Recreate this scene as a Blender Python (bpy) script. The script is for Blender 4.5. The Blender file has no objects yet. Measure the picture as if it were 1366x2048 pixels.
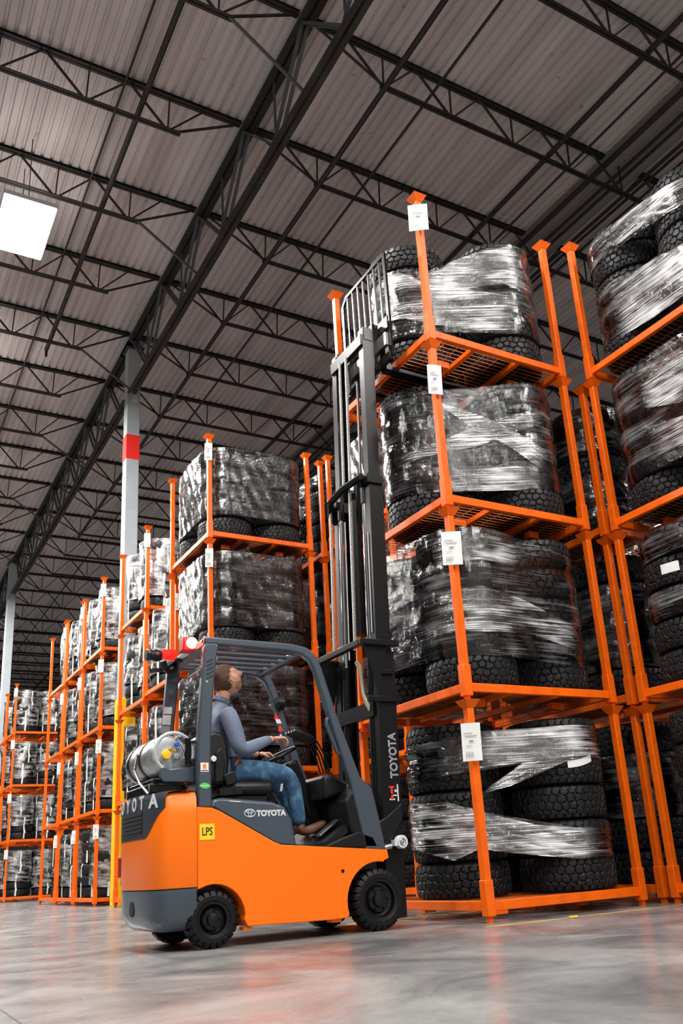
import bpy, bmesh, math, random
import numpy as np
from mathutils import Vector, Matrix
random.seed(7)
rng = np.random.RandomState(11)
C = bpy.context.scene.collection
PI = math.pi

# ------------------------------------------------------------------ camera
H = 1.64                                  # height of one stacking rack
f_px, yaw, pit, rol = 1728.8352, 0.5363, 0.3155, -0.0638
fw = Vector((math.cos(pit)*math.sin(yaw), math.cos(pit)*math.cos(yaw), math.sin(pit)))
rt = Vector((math.cos(yaw), -math.sin(yaw), 0)); up = rt.cross(fw)
r2 = math.cos(rol)*rt + math.sin(rol)*up
u2 = -math.sin(rol)*rt + math.cos(rol)*up
cam_data = bpy.data.cameras.new('camera')
cam = bpy.data.objects.new('camera', cam_data); C.objects.link(cam)
cam.matrix_world = Matrix(((r2.x, u2.x, -fw.x, -4.2089), (r2.y, u2.y, -fw.y, -5.453),
                           (r2.z, u2.z, -fw.z, 0.4749), (0, 0, 0, 1)))
cam_data.sensor_fit = 'VERTICAL'; cam_data.sensor_height = 36
cam_data.lens = 36*f_px/2048
cam_data.shift_x = -26.83/2048; cam_data.shift_y = 137.93/2048
cam_data.clip_end = 300; cam_data.clip_start = 0.05
bpy.context.scene.camera = cam

# ------------------------------------------------------------------ world, exposure, lights
vs = bpy.context.scene.view_settings
vs.view_transform = 'Standard'; vs.look = 'None'; vs.gamma = 1; vs.use_curve_mapping = False
vs.exposure = 0.14
w = bpy.data.worlds.new('world'); bpy.context.scene.world = w; w.use_nodes = True
w.node_tree.nodes['Background'].inputs[0].default_value = (0.85, 0.92, 1.0, 1)
w.node_tree.nodes['Background'].inputs[1].default_value = 0.02
LAMPS = [(-2.68, -11.5), (-2.68, -5.4), (-2.68, 0.7), (-2.68, 6.75), (-2.68, 12.8), (-2.68, 18.9), (-2.68, 25), (-2.68, 33), (-2.68, 42),
         (-10, -8), (-10, 0), (-10, 8), (-10, 16), (-10, 26), (3.4, -6.5), (9.5, -6.5), (3.4, -12), (16, -5)]
LAMP_Z = 10.42
LAMP_W = 520
for i, (lx, ly) in enumerate(LAMPS):
    ld = bpy.data.lights.new('lamp_light', 'AREA'); ld.shape = 'RECTANGLE'; ld.size = 0.72; ld.size_y = 1.25
    ld.energy = LAMP_W*(1.5 if ly > 5 else 1.0); ld.color = (1.0, 0.97, 0.93)
    lo = bpy.data.objects.new('lamp_light', ld); C.objects.link(lo)
    lo.location = (lx, ly, LAMP_Z-0.035)
    ud = bpy.data.lights.new('added_roof_fill', 'AREA'); ud.shape = 'RECTANGLE'; ud.size = 0.6; ud.size_y = 1.1; ud.energy = LAMP_W*0.025; ud.color = (1.0, 0.96, 0.92)  # added fill light aimed upward to brighten the roof deck
    uo = bpy.data.objects.new('added_roof_fill', ud); C.objects.link(uo); uo.location = (lx, ly, LAMP_Z+0.14); uo.rotation_euler = (PI, 0, 0)

# ------------------------------------------------------------------ materials
MATS = {}
def mat(name, col, rough=0.5, metal=0.0, coat=0.0, emit=None, es=0.0, bump=None, noise=None, spec=0.5):
    if name in MATS: return MATS[name]
    m = bpy.data.materials.new(name); m.use_nodes = True
    nt = m.node_tree; b = nt.nodes['Principled BSDF']
    b.inputs['Base Color'].default_value = (*col, 1); b.inputs['Roughness'].default_value = rough
    b.inputs['Metallic'].default_value = metal; b.inputs['Coat Weight'].default_value = coat
    b.inputs['Specular IOR Level'].default_value = spec
    if emit: b.inputs['Emission Color'].default_value = (*emit, 1); b.inputs['Emission Strength'].default_value = es
    tc = nt.nodes.new('ShaderNodeTexCoord')
    if noise:                                       # (scale, other colour, contrast lo, hi)
        n = nt.nodes.new('ShaderNodeTexNoise'); n.inputs['Scale'].default_value = noise[0]; n.inputs['Detail'].default_value = 6
        r = nt.nodes.new('ShaderNodeValToRGB'); r.color_ramp.elements[0].position = noise[2]; r.color_ramp.elements[1].position = noise[3]
        r.color_ramp.elements[0].color = (*col, 1); r.color_ramp.elements[1].color = (*noise[1], 1)
        nt.links.new(tc.outputs['Object'], n.inputs['Vector']); nt.links.new(n.outputs['Fac'], r.inputs['Fac'])
        nt.links.new(r.outputs['Color'], b.inputs['Base Color'])
    if bump:                                        # (scale, strength)
        n2 = nt.nodes.new('ShaderNodeTexNoise'); n2.inputs['Scale'].default_value = bump[0]; n2.inputs['Detail'].default_value = 4
        bp = nt.nodes.new('ShaderNodeBump'); bp.inputs['Strength'].default_value = bump[1]; bp.inputs['Distance'].default_value = 0.01
        nt.links.new(tc.outputs['Object'], n2.inputs['Vector']); nt.links.new(n2.outputs['Fac'], bp.inputs['Height'])
        nt.links.new(bp.outputs['Normal'], b.inputs['Normal'])
    MATS[name] = m; return m

ORANGE_R = mat('rack_orange', (0.88, 0.132, 0.002), 0.38, coat=0.0, spec=0.32, noise=(9, (0.74, 0.100, 0.002), 0.45, 0.75))
ORANGE_F = mat('truck_orange', (0.96, 0.170, 0.002), 0.34, coat=0.0, spec=0.35, bump=(60, 0.03))
SLATE = mat('slate_paint', (0.046, 0.062, 0.084), 0.33, coat=0.3, bump=(200, 0.06))
SLATE_D = mat('slate_plastic', (0.024, 0.032, 0.045), 0.38)
BLACKP = mat('black_plastic', (0.005, 0.005, 0.006), 0.45, spec=0.3)
BLACKM = mat('black_paint', (0.004, 0.004, 0.005), 0.28, spec=0.4)
BLACKG = mat('mast_black', (0.004, 0.0045, 0.0055), 0.32, spec=0.25)
VINYL = mat('black_vinyl', (0.006, 0.006, 0.0065), 0.38, bump=(120, 0.2), spec=0.4)
CHROME = mat('chrome', (0.75, 0.77, 0.8), 0.12, metal=1.0)
STEEL = mat('bright_steel', (0.42, 0.42, 0.43), 0.35, metal=1.0, bump=(40, 0.2))
CHAIN = mat('chain_steel', (0.52, 0.51, 0.48), 0.42, metal=0.45)
ALU = mat('tank_aluminium', (0.46, 0.46, 0.45), 0.34, metal=0.7, noise=(12, (0.3, 0.3, 0.3), 0.4, 0.7))
TANKW = mat('tank_cap_grey', (0.40, 0.44, 0.46), 0.4)
RUBBER = mat('tyre_rubber', (0.0065, 0.0068, 0.0076), 0.48, noise=(5, (0.010, 0.0103, 0.0115), 0.4, 0.7), bump=(90, 0.12), spec=0.3)
RUBBER2 = mat('solid_tyre_rubber', (0.0045, 0.0045, 0.005), 0.5, bump=(70, 0.15), spec=0.25)
WHITE = mat('white_paper', (0.78, 0.78, 0.76), 0.6)
WHITEP = mat('white_lettering', (0.60, 0.63, 0.66), 0.4)
INK = mat('black_ink', (0.01, 0.01, 0.01), 0.6)
YELLOW = mat('yellow_plastic', (0.92, 0.52, 0.005), 0.4)
YELLOWL = mat('yellow_label', (0.95, 0.62, 0.01), 0.45)
BLUE = mat('blue_plastic', (0.01, 0.10, 0.55), 0.4)
REDG = mat('red_lens', (0.6, 0.005, 0.005), 0.2, emit=(1.0, 0.01, 0.005), es=1.6)
REDHOT = mat('red_lamp_glow', (1, 0.3, 0.2), 0.2, emit=(1.0, 0.16, 0.10), es=9.0)
REDP = mat('red_paint', (0.85, 0.02, 0.012), 0.45)
REDT = mat('red_tail_lens', (0.35, 0.01, 0.01), 0.25)
GREEN = mat('green_label', (0.08, 0.55, 0.10), 0.5)
ORL = mat('orange_label', (0.9, 0.22, 0.02), 0.5)
STRAP = mat('white_strap', (0.72, 0.70, 0.64), 0.5)
GREYC = mat('column_grey', (0.40, 0.44, 0.46), 0.5, noise=(3, (0.34, 0.38, 0.40), 0.4, 0.7))
JOIST = mat('joist_paint', (0.014, 0.011, 0.010), 0.6, noise=(2, (0.032, 0.022, 0.019), 0.45, 0.8))
GIRD = mat('girder_paint', (0.022, 0.019, 0.019), 0.55, noise=(2, (0.050, 0.042, 0.040), 0.45, 0.8))
WEBG = mat('girder_web_paint', (0.07, 0.075, 0.08), 0.5)
PIPE = mat('pipe_paint', (0.022, 0.016, 0.015), 0.6)
SKIN = mat('skin', (0.70, 0.37, 0.26), 0.5, noise=(30, (0.66, 0.31, 0.21), 0.4, 0.7))
HAIR = mat('brown_hair', (0.075, 0.032, 0.015), 0.6, bump=(160, 0.8), noise=(60, (0.15, 0.07, 0.035), 0.4, 0.7))
BEARD = mat('short_beard', (0.40, 0.19, 0.11), 0.7, bump=(220, 0.6))
SHIRT = mat('heather_blue_fabric', (0.066, 0.090, 0.142), 0.85, noise=(320, (0.19, 0.235, 0.325), 0.38, 0.64), bump=(8, 1.0))
JEANS = mat('blue_denim', (0.020, 0.072, 0.150), 0.8, noise=(14, (0.10, 0.23, 0.37), 0.46, 0.74), bump=(9, 1.0))
BOOT = mat('brown_leather', (0.10, 0.040, 0.018), 0.55, bump=(40, 0.3))
WALL = mat('wall_paint', (0.32, 0.32, 0.31), 0.8)
MESHW = mat('deck_wire', (0.62, 0.16, 0.03), 0.4, metal=0.3)

def floor_mat():
    m = bpy.data.materials.new('polished_concrete'); m.use_nodes = True; nt = m.node_tree; b = nt.nodes['Principled BSDF']
    tc = nt.nodes.new('ShaderNodeTexCoord')
    mp = nt.nodes.new('ShaderNodeMapping'); mp.inputs['Scale'].default_value = (1, 1, 1)
    nt.links.new(tc.outputs['Object'], mp.inputs['Vector'])
    n1 = nt.nodes.new('ShaderNodeTexNoise'); n1.inputs['Scale'].default_value = 1.1; n1.inputs['Detail'].default_value = 9; n1.inputs['Roughness'].default_value = 0.68; n1.inputs['Distortion'].default_value = 0.7
    nt.links.new(mp.outputs[0], n1.inputs['Vector'])
    r1 = nt.nodes.new('ShaderNodeValToRGB')
    e = r1.color_ramp.elements; e[0].position = 0.36; e[0].color = (0.095, 0.105, 0.112, 1); e[1].position = 0.66; e[1].color = (0.30, 0.30, 0.295, 1)
    nt.links.new(n1.outputs['Fac'], r1.inputs['Fac'])
    n2 = nt.nodes.new('ShaderNodeTexNoise'); n2.inputs['Scale'].default_value = 60; n2.inputs['Detail'].default_value = 3
    nt.links.new(mp.outputs[0], n2.inputs['Vector'])
    mx = nt.nodes.new('ShaderNodeMixRGB'); mx.blend_type = 'MULTIPLY'; mx.inputs[0].default_value = 0.35
    nt.links.new(r1.outputs[0], mx.inputs[1]); nt.links.new(n2.outputs['Fac'], mx.inputs[2])
    nt.links.new(mx.outputs[0], b.inputs['Base Color'])
    r2_ = nt.nodes.new('ShaderNodeValToRGB'); e = r2_.color_ramp.elements
    e[0].position = 0.35; e[0].color = (0.20, 0.20, 0.20, 1); e[1].position = 0.7; e[1].color = (0.36, 0.36, 0.36, 1)
    n3 = nt.nodes.new('ShaderNodeTexNoise'); n3.inputs['Scale'].default_value = 2.3; n3.inputs['Detail'].default_value = 6
    nt.links.new(mp.outputs[0], n3.inputs['Vector']); nt.links.new(n3.outputs['Fac'], r2_.inputs['Fac'])
    nt.links.new(r2_.outputs[0], b.inputs['Roughness'])
    bp = nt.nodes.new('ShaderNodeBump'); bp.inputs['Strength'].default_value = 0.06; bp.inputs['Distance'].default_value = 0.02
    nt.links.new(n3.outputs['Fac'], bp.inputs['Height']); nt.links.new(bp.outputs[0], b.inputs['Normal'])
    b.inputs['Specular IOR Level'].default_value = 0.6
    return m
def ceil_mat():
    m = bpy.data.materials.new('ribbed_roof_deck'); m.use_nodes = True; nt = m.node_tree; b = nt.nodes['Principled BSDF']
    tc = nt.nodes.new('ShaderNodeTexCoord')
    mp = nt.nodes.new('ShaderNodeMapping'); mp.inputs['Scale'].default_value = (1.2, 0.12, 1)
    nt.links.new(tc.outputs['Object'], mp.inputs['Vector'])
    n = nt.nodes.new('ShaderNodeTexNoise'); n.inputs['Scale'].default_value = 2.2; n.inputs['Detail'].default_value = 8
    nt.links.new(mp.outputs[0], n.inputs['Vector'])
    r = nt.nodes.new('ShaderNodeValToRGB'); e = r.color_ramp.elements
    e[0].position = 0.3; e[0].color = (0.45, 0.395, 0.385, 1); e[1].position = 0.7; e[1].color = (0.66, 0.59, 0.58, 1)
    nt.links.new(n.outputs['Fac'], r.inputs['Fac'])
    n2 = nt.nodes.new('ShaderNodeTexNoise'); n2.inputs['Scale'].default_value = 7; n2.inputs['Detail'].default_value = 2
    nt.links.new(tc.outputs['Object'], n2.inputs['Vector'])
    r3 = nt.nodes.new('ShaderNodeValToRGB'); e = r3.color_ramp.elements
    e[0].position = 0.70; e[0].color = (1, 1, 1, 1); e[1].position = 0.80; e[1].color = (0.45, 0.30, 0.20, 1)
    nt.links.new(n2.outputs['Fac'], r3.inputs['Fac'])
    mx = nt.nodes.new('ShaderNodeMixRGB'); mx.blend_type = 'MULTIPLY'; mx.inputs[0].default_value = 0.8
    nt.links.new(r.outputs[0], mx.inputs[1]); nt.links.new(r3.outputs[0], mx.inputs[2])
    nt.links.new(mx.outputs[0], b.inputs['Base Color']); b.inputs['Roughness'].default_value = 0.6
    return m
def film_mat(name, streak=0.25, thr=(0.50, 0.72), tint=(0.9, 0.92, 0.95), su=1.5, sv=60.0, crumple=30.0, cs=0.35, rough=0.10, gloss=0.03, gain=1.5, sb=0.5, fade=False):
    # stretch wrap: transparent film with a glossy surface, and milky stretched streaks running along its length
    m = bpy.data.materials.new(name); m.use_nodes = True; nt = m.node_tree; N = nt.nodes.new; K = nt.links.new
    for n in list(nt.nodes): nt.nodes.remove(n)
    out = N('ShaderNodeOutputMaterial'); tc = N('ShaderNodeTexCoord')
    mp = N('ShaderNodeMapping'); mp.inputs['Scale'].default_value = (su, sv, 1); K(tc.outputs['UV'], mp.inputs['Vector'])
    ns = N('ShaderNodeTexNoise'); ns.inputs['Scale'].default_value = 1.0; ns.inputs['Detail'].default_value = 5; ns.inputs['Distortion'].default_value = 0.5; K(mp.outputs[0], ns.inputs['Vector'])
    mp2 = N('ShaderNodeMapping'); mp2.inputs['Scale'].default_value = (2.2, 6, 1); K(tc.outputs['UV'], mp2.inputs['Vector'])
    nb = N('ShaderNodeTexNoise'); nb.inputs['Scale'].default_value = 1.0; nb.inputs['Detail'].default_value = 2; K(mp2.outputs[0], nb.inputs['Vector'])
    av = N('ShaderNodeMath'); av.operation = 'MULTIPLY_ADD'; av.inputs[1].default_value = 0.5; av2 = N('ShaderNodeMath'); av2.operation = 'MULTIPLY'; av2.inputs[1].default_value = 0.55
    K(nb.outputs['Fac'], av2.inputs[0]); K(ns.outputs['Fac'], av.inputs[0]); K(av2.outputs[0], av.inputs[2])
    mr = N('ShaderNodeMapRange'); mr.inputs[1].default_value = thr[0]; mr.inputs[2].default_value = thr[1]; mr.inputs[3].default_value = 0; mr.inputs[4].default_value = streak
    K(av.outputs[0], mr.inputs[0])
    nc = N('ShaderNodeTexNoise'); nc.inputs['Scale'].default_value = crumple; nc.inputs['Detail'].default_value = 3; nc.inputs['Distortion'].default_value = 0.6; K(tc.outputs['Object'], nc.inputs['Vector'])
    bp1 = N('ShaderNodeBump'); bp1.inputs['Strength'].default_value = cs; bp1.inputs['Distance'].default_value = 0.01; K(nc.outputs['Fac'], bp1.inputs['Height'])
    bp2 = N('ShaderNodeBump'); bp2.inputs['Strength'].default_value = sb; bp2.inputs['Distance'].default_value = 0.008; K(ns.outputs['Fac'], bp2.inputs['Height']); K(bp1.outputs[0], bp2.inputs['Normal'])
    tr = N('ShaderNodeBsdfTransparent'); tr.inputs[0].default_value = (0.96, 0.96, 0.965, 1)
    df = N('ShaderNodeBsdfDiffuse'); df.inputs[0].default_value = (*tint, 1)
    gl = N('ShaderNodeBsdfGlossy'); gl.inputs['Roughness'].default_value = rough; gl.inputs[0].default_value = (1, 1, 1, 1)
    K(bp2.outputs[0], gl.inputs['Normal']); K(bp1.outputs[0], df.inputs['Normal'])
    m1 = N('ShaderNodeMixShader'); m2 = N('ShaderNodeMixShader')
    K(mr.outputs[0], m1.inputs[0]); K(tr.outputs[0], m1.inputs[1]); K(df.outputs[0], m1.inputs[2])
    fr = N('ShaderNodeFresnel'); fr.inputs[0].default_value = 1.45; K(bp2.outputs[0], fr.inputs['Normal'])
    ad = N('ShaderNodeMath'); ad.operation = 'MULTIPLY_ADD'; ad.inputs[1].default_value = gain; ad.inputs[2].default_value = gloss; ad.use_clamp = True
    K(fr.outputs[0], ad.inputs[0]); K(ad.outputs[0], m2.inputs[0]); K(m1.outputs[0], m2.inputs[1]); K(gl.outputs[0], m2.inputs[2])
    if fade:
        at_ = N('ShaderNodeAttribute'); at_.attribute_name = 'fade'; m3 = N('ShaderNodeMixShader'); t3 = N('ShaderNodeBsdfTransparent')
        K(at_.outputs['Fac'], m3.inputs[0]); K(t3.outputs[0], m3.inputs[1]); K(m2.outputs[0], m3.inputs[2]); K(m3.outputs[0], out.inputs[0])
    else: K(m2.outputs[0], out.inputs[0])
    return m
FILMG = film_mat('far_stretch_film', streak=0.12, thr=(0.50, 0.75), cs=0.16, gain=1.2, gloss=0.02, rough=0.12, crumple=16)
FILM = film_mat('clear_stretch_film', streak=0.22, thr=(0.54, 0.72), sb=0.22, rough=0.065, gain=1.35, gloss=0.015, cs=0.32, sv=90, su=1.0)
FILMB = film_mat('gathered_stretch_film', streak=0.95, thr=(0.485, 0.65), su=1.1, sv=110, cs=0.2, gloss=0.06, gain=2.2, sb=0.8, fade=True)
FILMM = film_mat('light_band_film', streak=0.8, thr=(0.50, 0.665), su=1.1, sv=110, cs=0.2, gloss=0.03, gain=1.5, sb=0.8, fade=True)
FILMW = film_mat('crumpled_bagging_film', streak=0.5, thr=(0.48, 0.66), tint=(0.9, 0.9, 0.9), su=3.5, sv=16, crumple=24, cs=0.8, rough=0.14, gloss=0.08, gain=2.5)

# ------------------------------------------------------------------ mesh helpers
class MB:
    def __init__(s): s.v = []; s.f = []; s.uv = []; s.hasuv = False
    def add(s, vs_, fs, uvs=None):
        o = len(s.v); s.v += [tuple(v) for v in vs_]; s.f += [tuple(i+o for i in f) for f in fs]
        if uvs: s.hasuv = True; s.uv += list(uvs)
        else: s.uv += [(0, 0)]*len(vs_)
        return s
    def box(s, x0, x1, y0, y1, z0, z1):
        return s.add([(x0, y0, z0), (x1, y0, z0), (x1, y1, z0), (x0, y1, z0), (x0, y0, z1), (x1, y0, z1), (x1, y1, z1), (x0, y1, z1)],
              [(0, 3, 2, 1), (4, 5, 6, 7), (0, 1, 5, 4), (1, 2, 6, 5), (2, 3, 7, 6), (3, 0, 4, 7)])
    def bar(s, a, b, w_, h_=None, upv=(0, 0, 1)):
        h_ = h_ or w_; a = Vector(a); b = Vector(b); d = (b-a).normalized(); u = Vector(upv)
        if abs(d.dot(u)) > 0.98: u = Vector((1, 0, 0))
        x = d.cross(u).normalized()*w_/2; y = x.cross(d).normalized()*h_/2
        P = []
        for p in (a, b): P += [p-x-y, p+x-y, p+x+y, p-x+y]
        return s.add(P, [(0, 3, 2, 1), (4, 5, 6, 7), (0, 1, 5, 4), (1, 2, 6, 5), (2, 3, 7, 6), (3, 0, 4, 7)])
    def tube(s, pts, r, n=10, caps=True):
        pts = [Vector(p) for p in pts]; rs = r if isinstance(r, (list, tuple)) else [r]*len(pts)
        base = len(s.v); prev = None; V = []
        for i, p in enumerate(pts):
            d = (pts[min(i+1, len(pts)-1)]-pts[max(i-1, 0)]).normalized()
            if prev is None:
                u = Vector((0, 0, 1)) if abs(d.z) < 0.9 else Vector((1, 0, 0))
                x = d.cross(u).normalized()
            else: x = (prev-d*prev.dot(d)).normalized()
            prev = x; y = d.cross(x)
            V += [p+rs[i]*(math.cos(2*PI*k/n)*x+math.sin(2*PI*k/n)*y) for k in range(n)]
        F = [(i*n+k, i*n+(k+1) % n, (i+1)*n+(k+1) % n, (i+1)*n+k) for i in range(len(pts)-1) for k in range(n)]
        if caps: F += [tuple(range(n))[::-1], tuple((len(pts)-1)*n+k for k in range(n))]
        return s.add(V, F)
    def prism(s, poly, y0, y1, ax='xz'):
        n = len(poly)
        mk = {'xz': lambda a, b, t: (a, t, b), 'xy': lambda a, b, t: (a, b, t), 'yz': lambda a, b, t: (t, a, b)}[ax]
        V = [mk(a, b, y0) for a, b in poly]+[mk(a, b, y1) for a, b in poly]
        return s.add(V, [tuple(range(n)), tuple(range(2*n-1, n-1, -1))]+[(i, (i+1) % n+0, (i+1) % n+n, i+n) for i in range(n)])
    def lathe(s, prof, n=32, c=(0, 0, 0), axis='z', ang=2*PI):
        V = []; F = []; m = len(prof)
        for k in range(n):
            a = ang*k/n
            for r, z in prof:
                x, y = r*math.cos(a), r*math.sin(a)
                V.append({'z': (c[0]+x, c[1]+y, c[2]+z), 'y': (c[0]+x, c[1]+z, c[2]+y), 'x': (c[0]+z, c[1]+x, c[2]+y)}[axis])
        for k in range(n):
            for i in range(m-1):
                a, b = k*m+i, ((k+1) % n)*m+i; F.append((a, b, b+1, a+1))
        return s.add(V, F)
    def grid(s, P, closed_u=False, uv=True):
        nu, nv = len(P), len(P[0]); V = [p for row in P for p in row]
        U = [(i/max(1, nu-1), j/max(1, nv-1)) for i in range(nu) for j in range(nv)] if uv else None
        F = [(i*nv+j, ((i+1) % nu)*nv+j, ((i+1) % nu)*nv+j+1, i*nv+j+1) for i in range(nu if closed_u else nu-1) for j in range(nv-1)]
        return s.add(V, F, U)
def link(name, me, m, parent=None, bev=0, smooth=False, loc=None, sub=0):
    o = bpy.data.objects.new(name, me); C.objects.link(o)
    if m and not me.materials: me.materials.append(m)
    if parent: o.parent = parent
    if loc: o.location = loc
    if bev:
        b = o.modifiers.new('bevel', 'BEVEL'); b.width = bev; b.segments = 2; b.limit_method = 'ANGLE'; b.angle_limit = 0.6
        smooth = True
    if sub: sm = o.modifiers.new('sub', 'SUBSURF'); sm.levels = sub; sm.render_levels = sub
    if smooth:
        for p in me.polygons: p.use_smooth = True
        if smooth is True or smooth == 'auto':
            try:
                me.set_sharp_from_angle(angle=0.7)
            except Exception: pass
    return o
def build(name, mb, m, parent=None, bev=0, smooth=False, loc=None, sub=0, fixn=True):
    me = bpy.data.meshes.new(name); me.from_pydata([tuple(v) for v in mb.v], [], mb.f)
    if mb.hasuv:
        ul = me.uv_layers.new(name='UVMap')
        for l in me.loops: ul.data[l.index].uv = mb.uv[l.vertex_index]
    if fixn:
        bm = bmesh.new(); bm.from_mesh(me); bmesh.ops.recalc_face_normals(bm, faces=bm.faces); bm.to_mesh(me); bm.free()
    me.update()
    return link(name, me, m, parent, bev, smooth, loc, sub)
def tag(o, label, cat=None, group=None, kind=None):
    if label: o['label'] = label
    if cat: o['category'] = cat
    if group: o['group'] = group
    if kind: o['kind'] = kind
    return o
def thing(name, label, cat, loc=(0, 0, 0), group=None, rz=0):
    o = bpy.data.objects.new(name, None); C.objects.link(o); o.location = loc; o.rotation_euler = (0, 0, rz); o.empty_display_size = 0.1
    return tag(o, label, cat, group)
KIDS = {}
def copy_tree(o, parent=None):
    c = o.copy(); C.objects.link(c)
    if parent is not None: c.parent = parent
    for ch in KIDS.get(o.name) or [x for x in o.children]: copy_tree(ch, c)
    return c
def text(name, s, size, m, parent=None, loc=(0, 0, 0), rot=(0, 0, 0), ext=0.001, bold=0.0, align='CENTER', sx=1.0, space=1.0):
    cu = bpy.data.curves.new(name, 'FONT'); cu.body = s; cu.size = size; cu.extrude = ext; cu.offset = bold
    cu.align_x = align; cu.align_y = 'CENTER'; cu.resolution_u = 3; cu.space_character = space
    o = bpy.data.objects.new(name+'_tmp', cu); C.objects.link(o)
    bpy.context.view_layer.update()
    me = bpy.data.meshes.new_from_object(o.evaluated_get(bpy.context.evaluated_depsgraph_get()))
    bpy.data.objects.remove(o); me.transform(Matrix.Diagonal((sx, 1, 1, 1)))
    me.materials.clear(); ob = link(name, me, m, parent); ob.location = loc; ob.rotation_euler = rot
    return ob
def structure(o, kind='structure'): o['kind'] = kind; return o

# ------------------------------------------------------------------ the building
structure(build('floor', MB().box(-25, 45, -14, 80, -0.2, 0), floor_mat()))
prof = []; x = -25.0
while x < 45:
    prof += [(x, 11.93), (x+0.09, 11.93), (x+0.105, 11.97), (x+0.137, 11.97)]; x += 0.1524
prof += [(45, 11.93)]
mb = MB(); V = [(a, -14, b) for a, b in prof]+[(a, 80, b) for a, b in prof]; n = len(prof)
mb.add(V, [(i, i+1, n+i+1, n+i) for i in range(n-1)])
structure(build('ceiling', mb, ceil_mat()))
structure(build('wall_far', MB().box(-25, 45, 80, 80.2, 0, 12.1), WALL))
structure(build('wall_near', MB().box(-25, 45, -14.2, -14, 0, 12.1), WALL))
structure(build('wall_left', MB().box(-25.2, -25, -14, 80, 0, 12.1), WALL))
structure(build('wall_right', MB().box(45, 45.2, -14, 80, 0, 12.1), WALL))

# roof joists: every 2.127 m, left and right of the girder
JS, JY0 = 2.1272, 2.5274
ZT, ZB = 11.93, 11.25
def joist_proto(x0, x1, label_side):
    t = thing('roof_joist', 'x', 'roof joist', (0, 0, 0), 'open-web roof joists')
    c = MB()
    c.box(x0, x1, -0.055, -0.008, ZT-0.055, ZT-0.048); c.box(x0, x1, -0.014, -0.008, ZT-0.048, ZT)
    c.box(x0, x1, 0.008, 0.055, ZT-0.055, ZT-0.048); c.box(x0, x1, 0.008, 0.014, ZT-0.048, ZT); c.box(x0, x1, -0.055, 0.055, ZT-0.008, ZT-0.002)
    build('top_chord', c, JOIST, t)
    if label_side == 'left': b0, b1, xs = x0+1.1, x1-1.0, [x1-1.2-1.22*k for k in range(int((x1-x0-2)/1.22)+1)]
    else: b0, b1, xs = x0+1.15, x1-1.1, [x0+1.2+1.22*k for k in range(int((x1-x0-2)/1.22)+1)]
    c = MB(); c.box(b0, b1, -0.05, -0.008, ZB-0.006, ZB); c.box(b0, b1, -0.014, -0.008, ZB, ZB+0.045)
    c.box(b0, b1, 0.008, 0.05, ZB-0.006, ZB); c.box(b0, b1, 0.008, 0.014, ZB, ZB+0.045)
    build('bottom_chord', c, JOIST, t)
    c = MB()
    for q in xs:
        c.bar((q, 0, ZB+0.02), (q+0.03, 0, ZT-0.03), 0.022)
        c.bar((q-0.61, 0, ZT-0.03), (q-0.04, 0, ZB+0.02), 0.030)
        c.bar((q+0.04, 0, ZB+0.02), (q+0.61, 0, ZT-0.03), 0.022)
    c.bar((b1-0.05, 0, ZB+0.02), (x1, 0, ZT-0.03), 0.030); c.bar((b0+0.05, 0, ZB+0.02), (x0, 0, ZT-0.03), 0.030)
    build('web', c, JOIST, t)
    return t
jl = joist_proto(-14.9, 0.20, 'left'); jr = joist_proto(0.36, 15.4, 'right'); jrr = joist_proto(15.6, 30.5, 'right')
ORD = ['first', 'second', 'third', 'fourth', 'fifth', 'sixth', 'seventh', 'eighth', 'ninth', 'tenth', 'eleventh', 'twelfth', 'thirteenth', 'fourteenth', 'fifteenth', 'sixteenth', 'seventeenth', 'eighteenth', 'nineteenth', 'twentieth', 'twenty-first', 'twenty-second', 'twenty-third', 'twenty-fourth', 'twenty-fifth', 'twenty-sixth', 'twenty-seventh', 'twenty-eighth', 'twenty-ninth', 'thirtieth', 'thirty-first', 'thirty-second']
for proto, side, k0, k1 in ((jl, 'left of the long girder', -1, 12), (jr, 'right of the long girder', -2, 29), (jrr, 'in the far right roof bay', 0, 14)):
    first = True
    for k in range(k0, k1):
        o = proto if first else copy_tree(proto); first = False
        o.location = (0, JY0+JS*k, 0)
        o['label'] = 'dark open-web roof joist %s, %s counting away from the camera' % (side, ORD[k-k0])
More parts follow.
